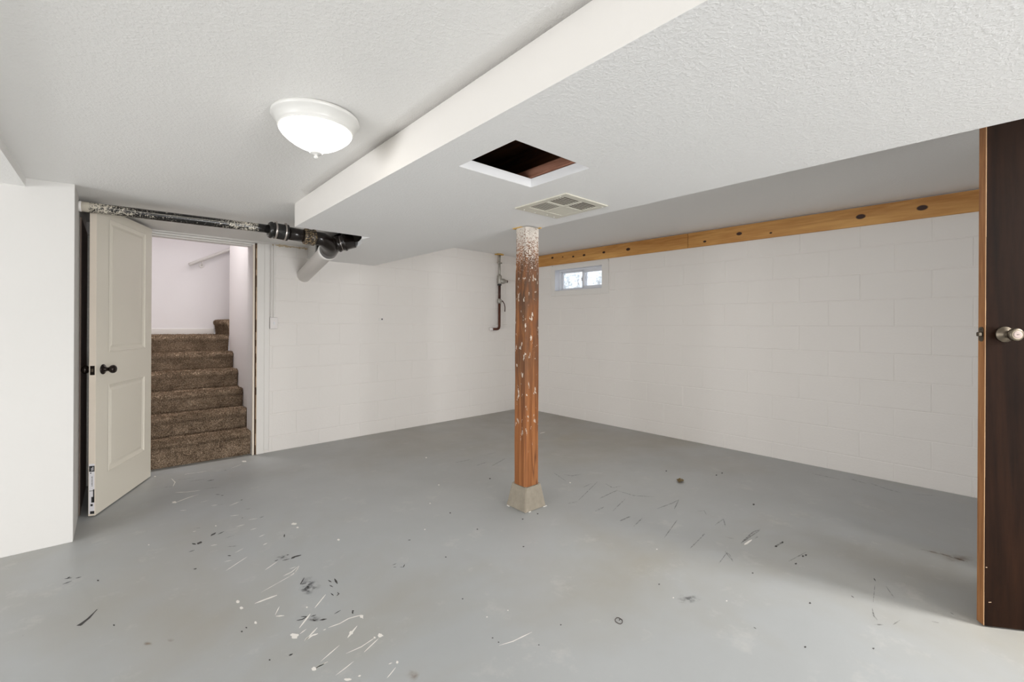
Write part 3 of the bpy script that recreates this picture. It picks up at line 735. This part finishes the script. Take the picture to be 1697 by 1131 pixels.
bm = B(); box(bm, (mid - 0.034, rv - 0.004, 1.865), (mid - 0.024, rv + 0.02, 1.91), 0.003); obj('latch', bm, M_greymetal, s2)
# outside: raised ground, a hazy hedge
bm = B(); prism(bm, [(4.85, 1.2), (9.0, 1.2), (9.0, 12), (4.85, 12)], 1.45, 1.60); struct('ground_outside', bm, M_earth)
hedge = thing('garden_bush', 'pale grey green twiggy bush outside the small window', 'bush', (6.7, 6.3, 1.6))
bm = B(); rnd = random.Random(3); t = B()
for k in range(80):
    a = rnd.uniform(0, 6.28); p0 = Vector((rnd.uniform(-.5, .5), rnd.uniform(-1.6, 1.6), 0)); L = rnd.uniform(0.45, 1.0)
    d = Vector((rnd.uniform(-.5, .5), rnd.uniform(-.5, .5), 1)).normalized(); tube(t, [p0, p0 + d * L * 0.5, p0 + d * L + Vector((rnd.uniform(-.1, .1), rnd.uniform(-.1, .1), 0))], [0.008, 0.006, 0.003], 5)
    for q in range(26):
        c_ = p0 + d * L * rnd.uniform(0.15, 1.05) + Vector((rnd.uniform(-.12, .12), rnd.uniform(-.12, .12), rnd.uniform(-.05, .05)))
        u_ = Vector((rnd.uniform(-1, 1), rnd.uniform(-1, 1), rnd.uniform(-1, 1))).normalized(); w_ = u_.cross(Vector((rnd.uniform(-1, 1), rnd.uniform(-1, 1), rnd.uniform(-1, 1)))).normalized()
        l_ = rnd.uniform(0.02, 0.045); quad(bm, c_ - u_ * l_, c_ + w_ * l_ * 0.4, c_ + u_ * l_, c_ - w_ * l_ * 0.4)
obj('stems', t, M_twig, hedge); obj('foliage', bm, M_leafy, hedge, kind='stuff')

# ------------------------------------------------------------------ ceiling light
def ceiling_light(loc, label):
    o = thing('ceiling_light', label, 'light', loc, 0)
    b = B(); lathe(b, (0, 0, 0), (0, 0, -1), [(0, 0.157), (0.006, 0.163), (0.012, 0.164), (0.018, 0.160), (0.022, 0.153), (0.040, 0.143), (0.048, 0.139), (0.053, 0.141), (0.057, 0.138), (0.058, 0.128)], 56); obj('pan', b, M_fixture, o)
    b = B(); lathe(b, (0, 0, -0.0585), (0, 0, -1), [(0, 0.134), (0.006, 0.135), (0.018, 0.127), (0.034, 0.110), (0.050, 0.088), (0.062, 0.066), (0.070, 0.047), (0.077, 0.031), (0.086, 0.0235)], 56); obj('glass_bowl', b, M_glow, o, label='glowing white glass bowl')
    b = B(); lathe(b, (0, 0, -0.1445), (0, 0, -1), [(0, 0.023), (0.003, 0.0215), (0.007, 0.012), (0.010, 0.006), (0.012, 0.0065), (0.016, 0.009), (0.020, 0.008), (0.024, 0.003)], 20); obj('finial', b, M_fixture, o)
    return o
LX, LY = 0.590, 1.858
ceiling_light((LX, LY, ceil_z(LX, LY) - 0.0005), 'lit white flush ceiling light with a glass bowl and small finial')

# ------------------------------------------------------------------ supply register in the soffit
vt = thing('ceiling_vent', 'square cream four-way air register on the soffit beside the post', 'vent', (1.872, 1.705, SOFF_Z))
VW, VL = 0.175, 0.195
bx0, bx1, by0, by1 = -VW + 0.035, VW - 0.035, -VL + 0.035, VL - 0.075
rs = [(-VW, -VL, VW, VL)]
for h in ((bx0, by0, -0.008, -0.030), (0.008, by0, bx1, -0.030), (bx0, -0.014, -0.008, by1), (0.008, -0.014, bx1, by1)): rs = subtract(rs, h)
bm = B()
for (x0, y0, x1, y1) in rs: box(bm, (x0, y0, -0.007), (x1, y1, -0.0005))
obj('frame', bm, M_vent, vt)
bm = B(); box(bm, (bx0 - 0.004, by0 - 0.004, -0.0004), (bx1 + 0.004, by1 + 0.004, -0.0001)); obj('throat', bm, M_throat, vt)
def louvres(x0, y0, x1, y1, axis, tilt, wid, pitch):
    b = B(); L = (y1 - y0) if axis == 'x' else (x1 - x0); n = max(4, round(L / pitch))
    for i in range(n):
        c_ = (i + 0.5) / n * L; ct, st_ = wid / 2 * math.cos(tilt), wid / 2 * math.sin(tilt)
        if axis == 'x':
            y = y0 + c_; box(b, (x0, -wid / 2, -0.0004), (x1, wid / 2, 0.0004), 0, Matrix.Translation((0, y, -0.0045)) @ Matrix.Rotation(tilt, 4, 'X'))
        else:
            x = x0 + c_; box(b, (-wid / 2, y0, -0.0004), (wid / 2, y1, 0.0004), 0, Matrix.Translation((x, 0, -0.0045)) @ Matrix.Rotation(-tilt, 4, 'Y'))
    obj('louvre_bank', b, M_vent, vt, kind='stuff')
louvres(bx0, -0.014, -0.008, by1, 'y', 0.12, 0.0085, 0.0145); louvres(bx0, by0, -0.008, -0.03, 'x', 0.12, 0.0095, 0.0185)
louvres(0.008, by0, bx1, -0.03, 'x', 0.12, 0.0085, 0.0185); louvres(0.008, -0.014, bx1, by1, 'y', -0.2, 0.0125, 0.0135)
for (x, y) in ((-0.12, VL - 0.02), (-0.03, VL - 0.018), (0.13, VL - 0.02), (-VW + 0.012, -VL + 0.05), (VW - 0.012, -VL + 0.03), (0.06, VL - 0.03)):
    bm = B(); lathe(bm, (x, y, -0.007), (0, 0, -1), [(0, 0.005), (0.0015, 0.004), (0.002, 0.001)], 10); obj('screw', bm, M_wpaint, vt)

# ------------------------------------------------------------------ drain pipes
pA, pB = Vector((-0.189, 3.868, 1.981)), Vector((0.862, 3.768, 1.977))
dp = thing('drain_pipe', 'black plastic drain pipe flecked with white paint above the open door', 'pipe', pA)
dp.rotation_euler = (0, 0, math.atan2(pB.y - pA.y, pB.x - pA.x))
Lp = (pB - pA).length
bm = B(); tube(bm, [(Lp * i / 12, 0, -0.004 * i / 12) for i in range(13)], 0.0315, 28); pp = obj('pipe', bm, M_abs, dp)
pp.data.transform(Matrix.Diagonal((1 / Lp, 1, 1, 1))); pp.scale = (Lp, 1, 1)
bm = B(); lathe(bm, (0.0, 0, 0), (1, 0, 0), [(0, 0.0335), (0.012, 0.0330), (0.014, 0.0320)], 24); obj('end_collar', bm, M_whitepipe, dp, label='white painted end at the wall')
dd = Vector((0.985, 0.03, -0.045)).normalized()
cp = thing('rubber_coupling', 'black rubber coupling with two steel band clamps on the drain pipe', 'coupling', (0.862, 3.768, 1.972))
bm = B(); lathe(bm, (0, 0, 0), dd, [(-0.012, 0.033), (-0.010, 0.054), (0.0, 0.062), (0.010, 0.064), (0.018, 0.058), (0.05, 0.058), (0.053, 0.060), (0.110, 0.060), (0.114, 0.064), (0.124, 0.064), (0.128, 0.05)], 36); obj('sleeve', bm, M_black, cp)
for t_ in (0.030, 0.098):
    bm = B(); lathe(bm, dd * t_, dd, [(0, 0.0585), (0.001, 0.0625), (0.013, 0.0625), (0.014, 0.0585)], 36)
    x_, y_, _ = basis(dd); c_ = dd * (t_ + 0.007) + Vector((0, -0.02, 0.062))
    box(bm, c_ - Vector((0.008, 0.012, 0.005)), c_ + Vector((0.008, 0.012, 0.006)), 0.002); obj('band_clamp', bm, M_steel, cp)
fo = Vector((0.980, 3.775, 1.966))
fi = thing('drain_fitting', 'tarred black wye fitting poking out of the soffit corner', 'pipe', fo)
bm = B(); lathe(bm, (0, 0, 0), dd, [(0, 0.050), (0.15, 0.050)], 32); obj('pipe', bm, M_iron, fi)
bm = B(); lathe(bm, dd * 0.125, dd, [(0, 0.052), (0.008, 0.064), (0.028, 0.066), (0.036, 0.061), (0.062, 0.061), (0.072, 0.067), (0.085, 0.066), (0.093, 0.054)], 32); obj('hub', bm, M_fleck, fi, label='flecked iron hub')
wy = Vector((1.355, 3.88, 1.925)) - fo
bm = B(); tube(bm, [dd * 0.20, dd * 0.27, wy + Vector((-0.03, -0.045, 0.006)), wy, wy + Vector((0.012, 0.05, -0.014)), wy + Vector((0.02, 0.11, -0.03))], [0.054, 0.056, 0.064, 0.072, 0.074, 0.074], 32); obj('sweep', bm, M_iron, fi)
ue = (Vector((0.19, -0.10, 0.062))).normalized()
bm = B(); lathe(bm, wy + ue * 0.0, ue, [(0, 0.060), (0.055, 0.062), (0.06, 0.070), (0.075, 0.070), (0.08, 0.064), (0.105, 0.064), (0.11, 0.072), (0.125, 0.072), (0.13, 0.064), (0.2, 0.062)], 36); obj('branch', bm, M_iron, fi)
bm = B(); lathe(bm, wy + ue * 0.088, ue, [(0, 0.0645), (0.001, 0.0665), (0.004, 0.0665), (0.005, 0.0645)], 36); obj('band', bm, M_steel, fi)
wp0 = Vector((1.372, 3.985, 1.898)); wp1 = Vector((1.424, 4.846, 1.752))
sp = thing('soil_pipe', 'fat white painted soil pipe slanting from the fitting into the back wall', 'pipe', wp0)
bm = B(); d_ = wp1 - wp0; lathe(bm, (0, 0, 0), d_, [(0, 0.076), (0.004, 0.079), (0.040, 0.079), (0.050, 0.067), (d_.length + 0.03, 0.067)], 36); obj('pipe', bm, M_whitepipe, sp)
# ------------------------------------------------------------------ gas pipe near the far corner
gx = 4.075; gy = back_y(gx) - 0.05
gp = thing('wall_pipe', 'thin iron pipe with valve hanging from the ceiling by the far corner', 'pipe', (gx, gy, 1.2))
def gl(name, bm_, m, **kw): return obj(name, bm_, m, gp, **kw)
bm = B()
for k in range(10):
    a = 2 * math.pi * k / 10; rr = random.uniform(0.045, 0.085)
    bm.verts.new((math.cos(a) * rr, math.sin(a) * rr * 0.6, 1.0735))
vs = list(bm.verts); f_ = bm.faces.new(vs); r_ = bmesh.ops.extrude_face_region(bm, geom=[f_])
for v in r_['geom']:
    if isinstance(v, bmesh.types.BMVert): v.co.z -= 0.014
gl('foam_collar', bm, M_foam, label='yellow foam collar at the ceiling')
bm = B(); tube(bm, [(0.008, 0, 1.075), (0.008, 0, 0.90)], 0.009, 12); tube(bm, [(-0.012, 0, 1.075), (-0.012, 0, 0.96)], 0.009, 12); box(bm, (-0.035, -0.016, 0.935), (0.035, 0.016, 0.955), 0.004); gl('upper_pipe', bm, M_greymetal)
bm = B(); tube(bm, [(0, 0, 0.95), (0, 0, 0.72)], 0.015, 14); lathe(bm, (0, 0, 0.78), (0, 0, -1), [(0, 0.016), (0.02, 0.03), (0.12, 0.032), (0.14, 0.02)], 20); gl('meter_pipe', bm, M_greymetal)
bm = B(); lathe(bm, (0.0, -0.01, 0.685), (1, -0.2, 0), [(0, 0.03), (0.03, 0.038), (0.06, 0.038), (0.085, 0.028), (0.1, 0.022), (0.115, 0.02)], 22); rg_ = gl('regulator', bm, M_greymetal)
bm = B(); lathe(bm, (0.108, -0.032, 0.685), (1, -0.2, 0), [(0, 0.021), (0.012, 0.019)], 16); obj('cap', bm, M_gaspipe, rg_)
bm = B(); lathe(bm, (0, 0, 0.645), (0, 0, -1), [(0, 0.024), (0.004, 0.029), (0.02, 0.029), (0.024, 0.02)], 8, smooth=False); gl('union', bm, M_ink)
bm = B(); tube(bm, [(0, 0, 0.64), (0, 0, 0.40)], 0.0185, 14); gl('middle_pipe', bm, M_gaspipe)
bm = B(); lathe(bm, (0, 0, 0.435), (0, 0, -1), [(0, 0.02), (0.01, 0.03), (0.06, 0.03), (0.07, 0.02)], 12); lathe(bm, (0, -0.02, 0.40), (0.2, -1, 0), [(0, 0.018), (0.025, 0.016)], 12); va_ = gl('valve', bm, M_greymetal)
bm = B(); tube(bm, [(0.015, -0.045, 0.405), (0.05, -0.05, 0.36), (0.062, -0.05, 0.31), (0.060, -0.05, 0.25)], 0.007, 8); obj('lever', bm, M_gaspipe, va_)
bm = B(); tube(bm, [(0, 0, 0.40), (0, 0, 0.04), (-0.006, 0, 0.018), (-0.025, 0, 0.004), (-0.05, 0, 0), (-0.135, 0, 0)], 0.0185, 14); gl('lower_pipe', bm, M_copper)
bm = B(); lathe(bm, (-0.13, 0, 0), (-1, 0, 0), [(0, 0.02), (0.004, 0.026), (0.03, 0.026), (0.036, 0.018)], 10); gl('end_cap', bm, M_plate)

# ------------------------------------------------------------------ switch, raceways, cable plate
def on_back(x, z, off=0.0): return (x, back_y(x) + off, z)
sw = thing('light_switch', 'white surface-mounted light switch box right of the stair doorway', 'switch', on_back(1.137, 1.262), RA)
bm = B(); box(bm, (-0.035, -0.030, -0.056), (0.035, 0, 0.056), 0.004); obj('box', bm, M_plate, sw)
bm = B(); box(bm, (-0.006, -0.033, -0.012), (0.006, -0.029, 0.012), 0.001); box(bm, (-0.004, -0.040, 0.0), (0.004, -0.031, 0.007), 0.001); obj('toggle', bm, M_vinyl, sw)
for i, (x, w, lb) in enumerate(((1.116, 0.006, 'left one of two thin painted conduits above the light switch'), (1.143, 0.008, 'right one of two thin painted conduits above the light switch'))):
    o = thing('conduit', lb, 'conduit', on_back(x, 1.318), RA, 'conduits above the switch')
    bm = B(); box(bm, (-w, -0.014, 0), (w, -0.001, 0.72), 0.003); obj('tube', bm, M_white, o)
    for z in (0.012, 0.42):
        bm = B(); box(bm, (-w - 0.0015, -0.0155, z), (w + 0.0015, -0.001, z + 0.006), 0.001); obj('strap', bm, M_white, o)
ho = thing('cable_plate', 'tiny white plate with one dark hole on the back wall', 'plate', on_back(2.282, 1.315), RA)
bm = B(); box(bm, (-0.035, -0.004, -0.018), (0.020, 0, 0.018), 0.002); obj('plate', bm, M_white, ho)
bm = B(); lathe(bm, (0.006, -0.004, 0.002), (0, -1, 0), [(0, 0.009), (0.001, 0.008)], 14); obj('hole', bm, M_ink, ho)

# ------------------------------------------------------------------ marks and litter on the floor
def ribbon(bm, pts, w0, w1=None, z=0.0006, taper=True):
    w1 = w0 if w1 is None else w1
    P = [floor_pt(*p) for p in pts]
    # resample
    Q = []
    for a, b in zip(P, P[1:]):
        n = max(2, int((b - a).length / 0.02))
        for i in range(n): Q.append(a.lerp(b, i / n))
    Q.append(P[-1]); n = len(Q); L = []; Rr = []
    lay = bm.verts.layers.float.get('edge')
    for i, q in enumerate(Q):
        d = (Q[min(i + 1, n - 1)] - Q[max(i - 1, 0)]).normalized(); nn = Vector((-d.y, d.x)); t = i / (n - 1)
        w = w0 + (w1 - w0) * t
        w *= 0.55 + 0.45 * noise.noise(Vector((q.x * 90, q.y * 90, 0.3))) + 0.25
        if taper: w *= min(1, 0.25 + 4 * min(t, 1 - t))
        for lst, s in ((L, 1), (Rr, -1)):
            v = bm.verts.new((q.x + nn.x * w * s / 2, q.y + nn.y * w * s / 2, z)); lst.append(v)
            if lay: v[lay] = 1.0
    for i in range(n - 1): bm.faces.new((L[i], Rr[i], Rr[i + 1], L[i + 1]))
def blob(bm, u, v, rx, ry, z=0.0007, seed=0):
    c = floor_pt(u, v); ax = floor_pt(u + 5, v) - c; ay = floor_pt(u, v - 5) - c; n = 22; vs = []
    lay = bm.verts.layers.float.get('edge')
    cc = bm.verts.new((c.x, c.y, z))
    if lay: cc[lay] = 1.0
    for i in range(n):
        a = 2 * math.pi * i / n; k = 1 + 0.45 * noise.noise(Vector((math.cos(a) * 1.5 + seed, math.sin(a) * 1.5, u)))
        p = c + ax * (math.cos(a) * rx / 5 * k) + ay * (math.sin(a) * ry / 5 * k); w = bm.verts.new((p.x, p.y, z)); vs.append(w)
        if lay: w[lay] = 0.0
    for i in range(n): bm.faces.new((cc, vs[i], vs[(i + 1) % n]))
def Z(ox, oy, s):
    return lambda pts: [(ox + x / s, oy + y / s) for x, y in pts]
z1 = Z(480, 860, 4.175); z2 = Z(240, 760, 5.654); z3 = Z(0, 880, 2.424); z4 = Z(700, 680, 2.827); z5 = Z(1200, 780, 3.77)
bm = B()
for pts, w in [([(520, 680), (480, 690), (430, 705), (370, 740), (290, 770)], .008), ([(530, 705), (520, 680)], .009), ([(275, 780), (255, 788)], .010), ([(125, 862), (160, 830), (215, 770)], .010),
    ([(130, 860), (180, 825), (220, 812)], .013), ([(270, 540), (195, 635)], .006), ([(165, 675), (90, 775)], .009), ([(140, 780), (95, 815)], .007), ([(490, 755), (455, 800), (425, 838)], .010),
    ([(370, 890), (240, 1005)], .005), ([(290, 1005), (190, 1060)], .008), ([(265, 1020), (185, 1062)], .012), ([(640, 840), (540, 937)], .006), ([(615, 835), (520, 900), (415, 948)], .006),
    ([(470, 1000), (410, 1050), (345, 1100)], .005), ([(500, 1105), (520, 1098)], .009), ([(710, 1018), (735, 1008)], .007), ([(760, 1040), (725, 1085), (700, 1115)], .005), ([(85, 345), (60, 385), (15, 420)], .006), ([(30, 60), (62, 45)], .010), ([(60, 80), (78, 78)], .007)]:
    ribbon(bm, z1(pts), w)
for (x, y, rx, ry) in [(58, 828, 7, 4.5), (650, 820, 4.5, 3.5), (520, 690, 3, 2.5), (450, 803, 3.5, 3), (430, 1127, 6, 2.2), (770, 1005, 2, 2), (355, 160, 2, 1.5), (195, 1057, 4, 3), (612, 835, 2, 1.5), (140, 630, 1.5, 1.2)]:
    p = z1([(x, y)])[0]; blob(bm, p[0], p[1], rx, ry, seed=x)
for pts, w in [([(300, 355), (420, 350), (540, 332)], .010), ([(262, 462), (320, 445), (420, 405), (520, 370)], .010), ([(385, 190), (410, 180), (520, 165), (600, 150)], .008), ([(820, 125), (920, 85)], .006), ([(810, 475), (905, 435)], .008),
    ([(640, 475), (700, 468)], .008), ([(880, 670), (955, 648)], .009), ([(990, 605), (1075, 590)], .008), ([(785, 1085), (880, 1020), (985, 950)], .005), ([(1150, 1075), (1270, 990)], .006), ([(1320, 1130), (1400, 1090), (1470, 1030)], .006), ([(1380, 1062), (1440, 1040)], .006),
    ([(1090, 765), (1145, 740)], .009), ([(1130, 840), (1170, 820)], .009), ([(820, 570), (900, 560)], .010), ([(770, 1000), (840, 985)], .005), ([(870, 915), (950, 870)], .005), ([(640, 850), (700, 840)], .009), ([(265, 225), (300, 260), (280, 300)], .007), ([(350, 525), (410, 520)], .008), ([(540, 445), (620, 425)], .006), ([(1010, 700), (1070, 680)], .006), ([(470, 722), (500, 715)], .007)]:
    ribbon(bm, z2(pts), w)
for (x, y, rx, ry) in [(945, 57, 4, 1.3), (1420, 638, 4, 1.7), (1452, 672, 2.2, 1), (295, 448, 3.5, 1.6), (685, 665, 1.2, .8), (112, 208, 1.8, .8), (60, 850, 1.3, .9)]:
    p = z2([(x, y)])[0]; blob(bm, p[0], p[1], rx, ry, seed=x)
for (x, y, r_) in [(968, 298, 3), (982, 323, 2.6), (1040, 382, 2.4)]:
    p = z3([(x, y)])[0]; blob(bm, p[0], p[1], r_, r_ * .8, seed=x)
ribbon(bm, z3([(1035, 305), (1080, 287), (1125, 270)]), .010, .016); ribbon(bm, z3([(1120, 355), (1155, 352)]), .010); ribbon(bm, z3([(1118, 350), (1135, 315)]), .005); ribbon(bm, z3([(1060, 260), (1190, 185), (1210, 155)]), .004)
ribbon(bm, z4([(1520, 620), (1555, 595)]), .02, .01); ribbon(bm, z4([(375, 1105), (440, 1085), (530, 1040)]), .005); ribbon(bm, z4([(555, 108), (580, 102)]), .02)
for (x, y) in [(85, 355), (45, 442), (22, 565), (415, 940), (318, 972), (1440, 884), (1110, 645), (1190, 872), (700, 338), (25, 228)]:
    p = z4([(x, y)])[0]; blob(bm, p[0], p[1], 1.2, 0.8, seed=x)
obj('white_paint_splashes', bm, M_wpaint, floor, kind='stuff', label='thin white paint drips and splashes')
bm = B()
for pts, w in [([(600, 245), (665, 232)], .018), ([(680, 370), (720, 370)], .012), ([(730, 380), (755, 378)], .012), ([(640, 760), (685, 728)], .024), ([(705, 745), (765, 715)], .012), ([(520, 840), (550, 812)], .026), ([(465, 830), (500, 842)], .014), ([(435, 912), (490, 895)], .010),
    ([(800, 940), (830, 945)], .012), ([(490, 1070), (510, 1068)], .016), ([(1395, 965), (1430, 945), (1490, 930)], .020), ([(1310, 985), (1380, 965)], .010), ([(1240, 990), (1275, 975)], .010), ([(1330, 735), (1328, 765)], .012), ([(760, 145), (778, 140)], .014), ([(915, 420), (935, 418)], .016), ([(1350, 930), (1375, 928)], .010), ([(925, 590), (942, 585)], .012), ([(1095, 585), (1135, 570)], .008)]:
    ribbon(bm, z2(pts), w)
for pts, w in [([(285, 440), (310, 455)], .007), ([(330, 430), (350, 465)], .014), ([(305, 530), (325, 548)], .006), ([(345, 550), (362, 535), (350, 524)], .006), ([(70, 722), (110, 715), (140, 695), (100, 695)], .008), ([(170, 694), (205, 682)], .010), ([(180, 715), (202, 724)], .007), ([(230, 718), (280, 710)], .012), ([(330, 675), (375, 648)], .006), ([(455, 655), (460, 672)], .007),
    ([(730, 332), (757, 320)], .006), ([(735, 345), (757, 345)], .007), ([(780, 345), (805, 345), (815, 325)], .006), ([(835, 158), (855, 155)], .010), ([(20, 965), (48, 952)], .006), ([(120, 425), (95, 470), (135, 465)], .006), ([(320, 488), (295, 475)], .006)]:
    ribbon(bm, z1(pts), w)
ribbon(bm, z3([(329, 402), (340, 394), (368, 372), (403, 335)]), .022, .004, taper=False)
for pts, w in [([(262, 236), (300, 222)], .010), ([(270, 214), (300, 209)], .010), ([(315, 211), (338, 205)], .012), ([(788, 169), (800, 168)], .014), ([(283, 210), (292, 205)], .01), ([(1175, 512), (1190, 506)], .01)]: ribbon(bm, z3(pts), w)
for (x, y) in [(1098, 531), (985, 418), (1003, 402), (405, 219), (471, 398), (1430, 330)]:
    p = z3([(x, y)])[0]; blob(bm, p[0], p[1], 1.6, 1.2, seed=x)
for (x, y) in [(268, 561), (480, 511), (345, 1070), (373, 1090), (1150, 278), (1385, 295), (1412, 285), (562, 1100), (140, 486), (122, 693), (202, 888), (485, 640), (1122, 810), (550, 485), (324, 323), (1560, 752), (664, 1005)]:
    p = z4([(x, y)])[0]; blob(bm, p[0], p[1], 1.3, 0.9, seed=x)
for (x, y) in [(508, 517), (527, 510), (465, 565), (955, 1090), (197, 197), (555, 810), (528, 1085), (380, 432), (340, 457)]:
    p = z5([(x, y)])[0]; blob(bm, p[0], p[1], 1.8, 1.4, seed=x)
for pts, w in [([(205, 963), (222, 976)], .005), ([(812, 760), (830, 774)], .006), ([(953, 650), (963, 668)], .008), ([(1430, 858), (1455, 872)], .005)]: ribbon(bm, z5(pts), w)
obj('dark_marks', bm, M_dpaint, floor, kind='stuff', label='small black paint marks and specks')
def soft_bm():
    b = B(); b.verts.layers.float.new('edge'); return b
bm = soft_bm()
for pts, w in [([(865, 340), (900, 360), (940, 350)], .010), ([(920, 372), (1000, 395), (1095, 400)], .010), ([(840, 410), (890, 385), (925, 370)], .012), ([(1110, 455), (1175, 430), (1210, 412)], .010), ([(1210, 412), (1190, 455)], .008), ([(1145, 590), (1205, 505)], .007), ([(820, 470), (860, 450)], .016), ([(935, 515), (985, 492)], .014),
    ([(1380, 530), (1420, 500), (1430, 535)], .010), ([(1505, 610), (1560, 560), (1595, 545)], .012), ([(1430, 655), (1450, 665), (1467, 700)], .007), ([(670, 300), (710, 305), (750, 298)], .014), ([(160, 250), (230, 235)], .012), ([(260, 262), (310, 245)], .012), ([(330, 265), (400, 225)], .012), ([(1265, 640), (1330, 575)], .008), ([(690, 435), (740, 425)], .010), ([(310, 210), (350, 200)], .01),
    ([(1320, 580), (1335, 570)], .014), ([(620, 290), (680, 330)], .008), ([(760, 360), (800, 340)], .008), ([(740, 420), (830, 330)], .007), ([(900, 470), (960, 410)], .007), ([(1000, 540), (1040, 500)], .007), ([(1430, 585), (1470, 592)], .008), ([(1300, 465), (1330, 462), (1340, 480)], .007), ([(1400, 710), (1440, 655)], .006)]:
    ribbon(bm, z4(pts), w, z=0.0004)
for pts, w in [([(330, 460), (380, 430)], .012), ([(945, 840), (955, 885), (980, 915)], .006), ([(960, 940), (1015, 940)], .008), ([(800, 30), (900, 60)], .014), ([(920, 55), (1040, 95), (1120, 115)], .014), ([(1180, 120), (1330, 130)], .010), ([(420, 550), (530, 490)], .006), ([(960, 690), (950, 800)], .004), ([(1030, 700), (1080, 770)], .005), ([(205, 410), (230, 395)], .012), ([(120, 440), (240, 355)], .008), ([(1310, 915), (1365, 925)], .008), ([(20, 490), (70, 555)], .006), ([(560, 0), (740, 35)], .012), ([(1075, 940), (1120, 910)], .006)]:
    ribbon(bm, z5(pts), w, z=0.0004)
for pts, w in [([(300, 240), (480, 215)], .012), ([(430, 250), (600, 225)], .010), ([(190, 310), (300, 298)], .012), ([(560, 320), (720, 300)], .010), ([(950, 505), (1020, 500)], .012), ([(690, 470), (760, 458)], .008), ([(770, 780), (880, 745)], .008), ([(790, 860), (900, 850)], .008), ([(480, 690), (540, 685)], .01)]:
    ribbon(bm, z2(pts), w, z=0.0004)
obj('scuff_marks', bm, M_scuff, floor, kind='stuff', label='faint dark shoe and furniture scuffs')
bm = soft_bm(); p = z1([(155, 478)])[0]; blob(bm, p[0], p[1], 20, 15, z=0.0005); blob(bm, p[0] - 3, p[1] + 7, 11, 8, z=0.00055)
blob(bm, 471, 928, 12, 4, z=0.0005); blob(bm, 525, 1030, 16, 5, z=0.0005); blob(bm, 1145, 990, 24, 8, z=0.0005)
obj('smudges', bm, M_smudge, floor, kind='stuff', label='soft grey smudge on the paint')
bm = soft_bm(); blob(bm, 691, 1122, 12, 9, z=0.0005); blob(bm, 1590, 918, 26, 7, z=0.0005); ribbon(bm, z5([(1240, 465), (1400, 500), (1480, 525), (1550, 545)]), .014, .04, z=0.0005); blob(bm, 250, 1074, 9, 4, z=0.0005); blob(bm, 288, 1068, 6, 3, z=0.0005)
obj('rust_stains', bm, M_rust, floor, kind='stuff', label='brownish rusty stains')
# litter
c = floor_pt(1130, 796)
lf = thing('dead_leaf', 'curled brown dead leaf on the floor right of the post', 'leaf', (c.x, c.y, 0.001))
bm = B(); n = 8
gr = [[bm.verts.new(((i / n - .5) * 0.085, (j / 4 - .5) * 0.055 * math.sin(math.pi * min(.95, max(.08, i / n))), 0.006 + 0.022 * abs(j / 4 - .5) + 0.010 * noise.noise(Vector((i * .7, j * .9, 2))))) for j in range(5)] for i in range(n + 1)]
for i in range(n):
    for j in range(4): bm.faces.new((gr[i][j], gr[i + 1][j], gr[i + 1][j + 1], gr[i][j + 1]))
zmin = min(v.co.z for v in bm.verts)
for v in bm.verts: v.co.z -= zmin
bmesh.ops.solidify(bm, geom=bm.faces[:], thickness=0.0012); obj('blade', bm, M_leaf, lf, rotz=0.3)
bm = B(); tube(bm, [(0.035, 0, 0.006), (0.055, 0.004, 0.004), (0.07, 0.012, 0.003)], 0.0018, 6); obj('stalk', bm, M_leaf, lf, rotz=0.3)
c = floor_pt(1031, 1028)
rg = thing('elastic_band', 'small dark elastic loop lying on the floor near the camera', 'elastic band', (c.x, c.y, 0.0016))
bm = B(); pts = []
for i in range(25):
    a = math.pi * (-0.3 + 2.15 * i / 24); pts.append((0.019 * math.cos(a) * (1 + 0.15 * math.sin(2 * a)), 0.015 * math.sin(a), 0.0003 * i / 24))
pts.append((pts[-1][0] - 0.012, pts[-1][1] + 0.006, 0.0003)); tube(bm, pts, 0.0013, 8); obj('loop', bm, M_ring, rg, rotz=0.6)
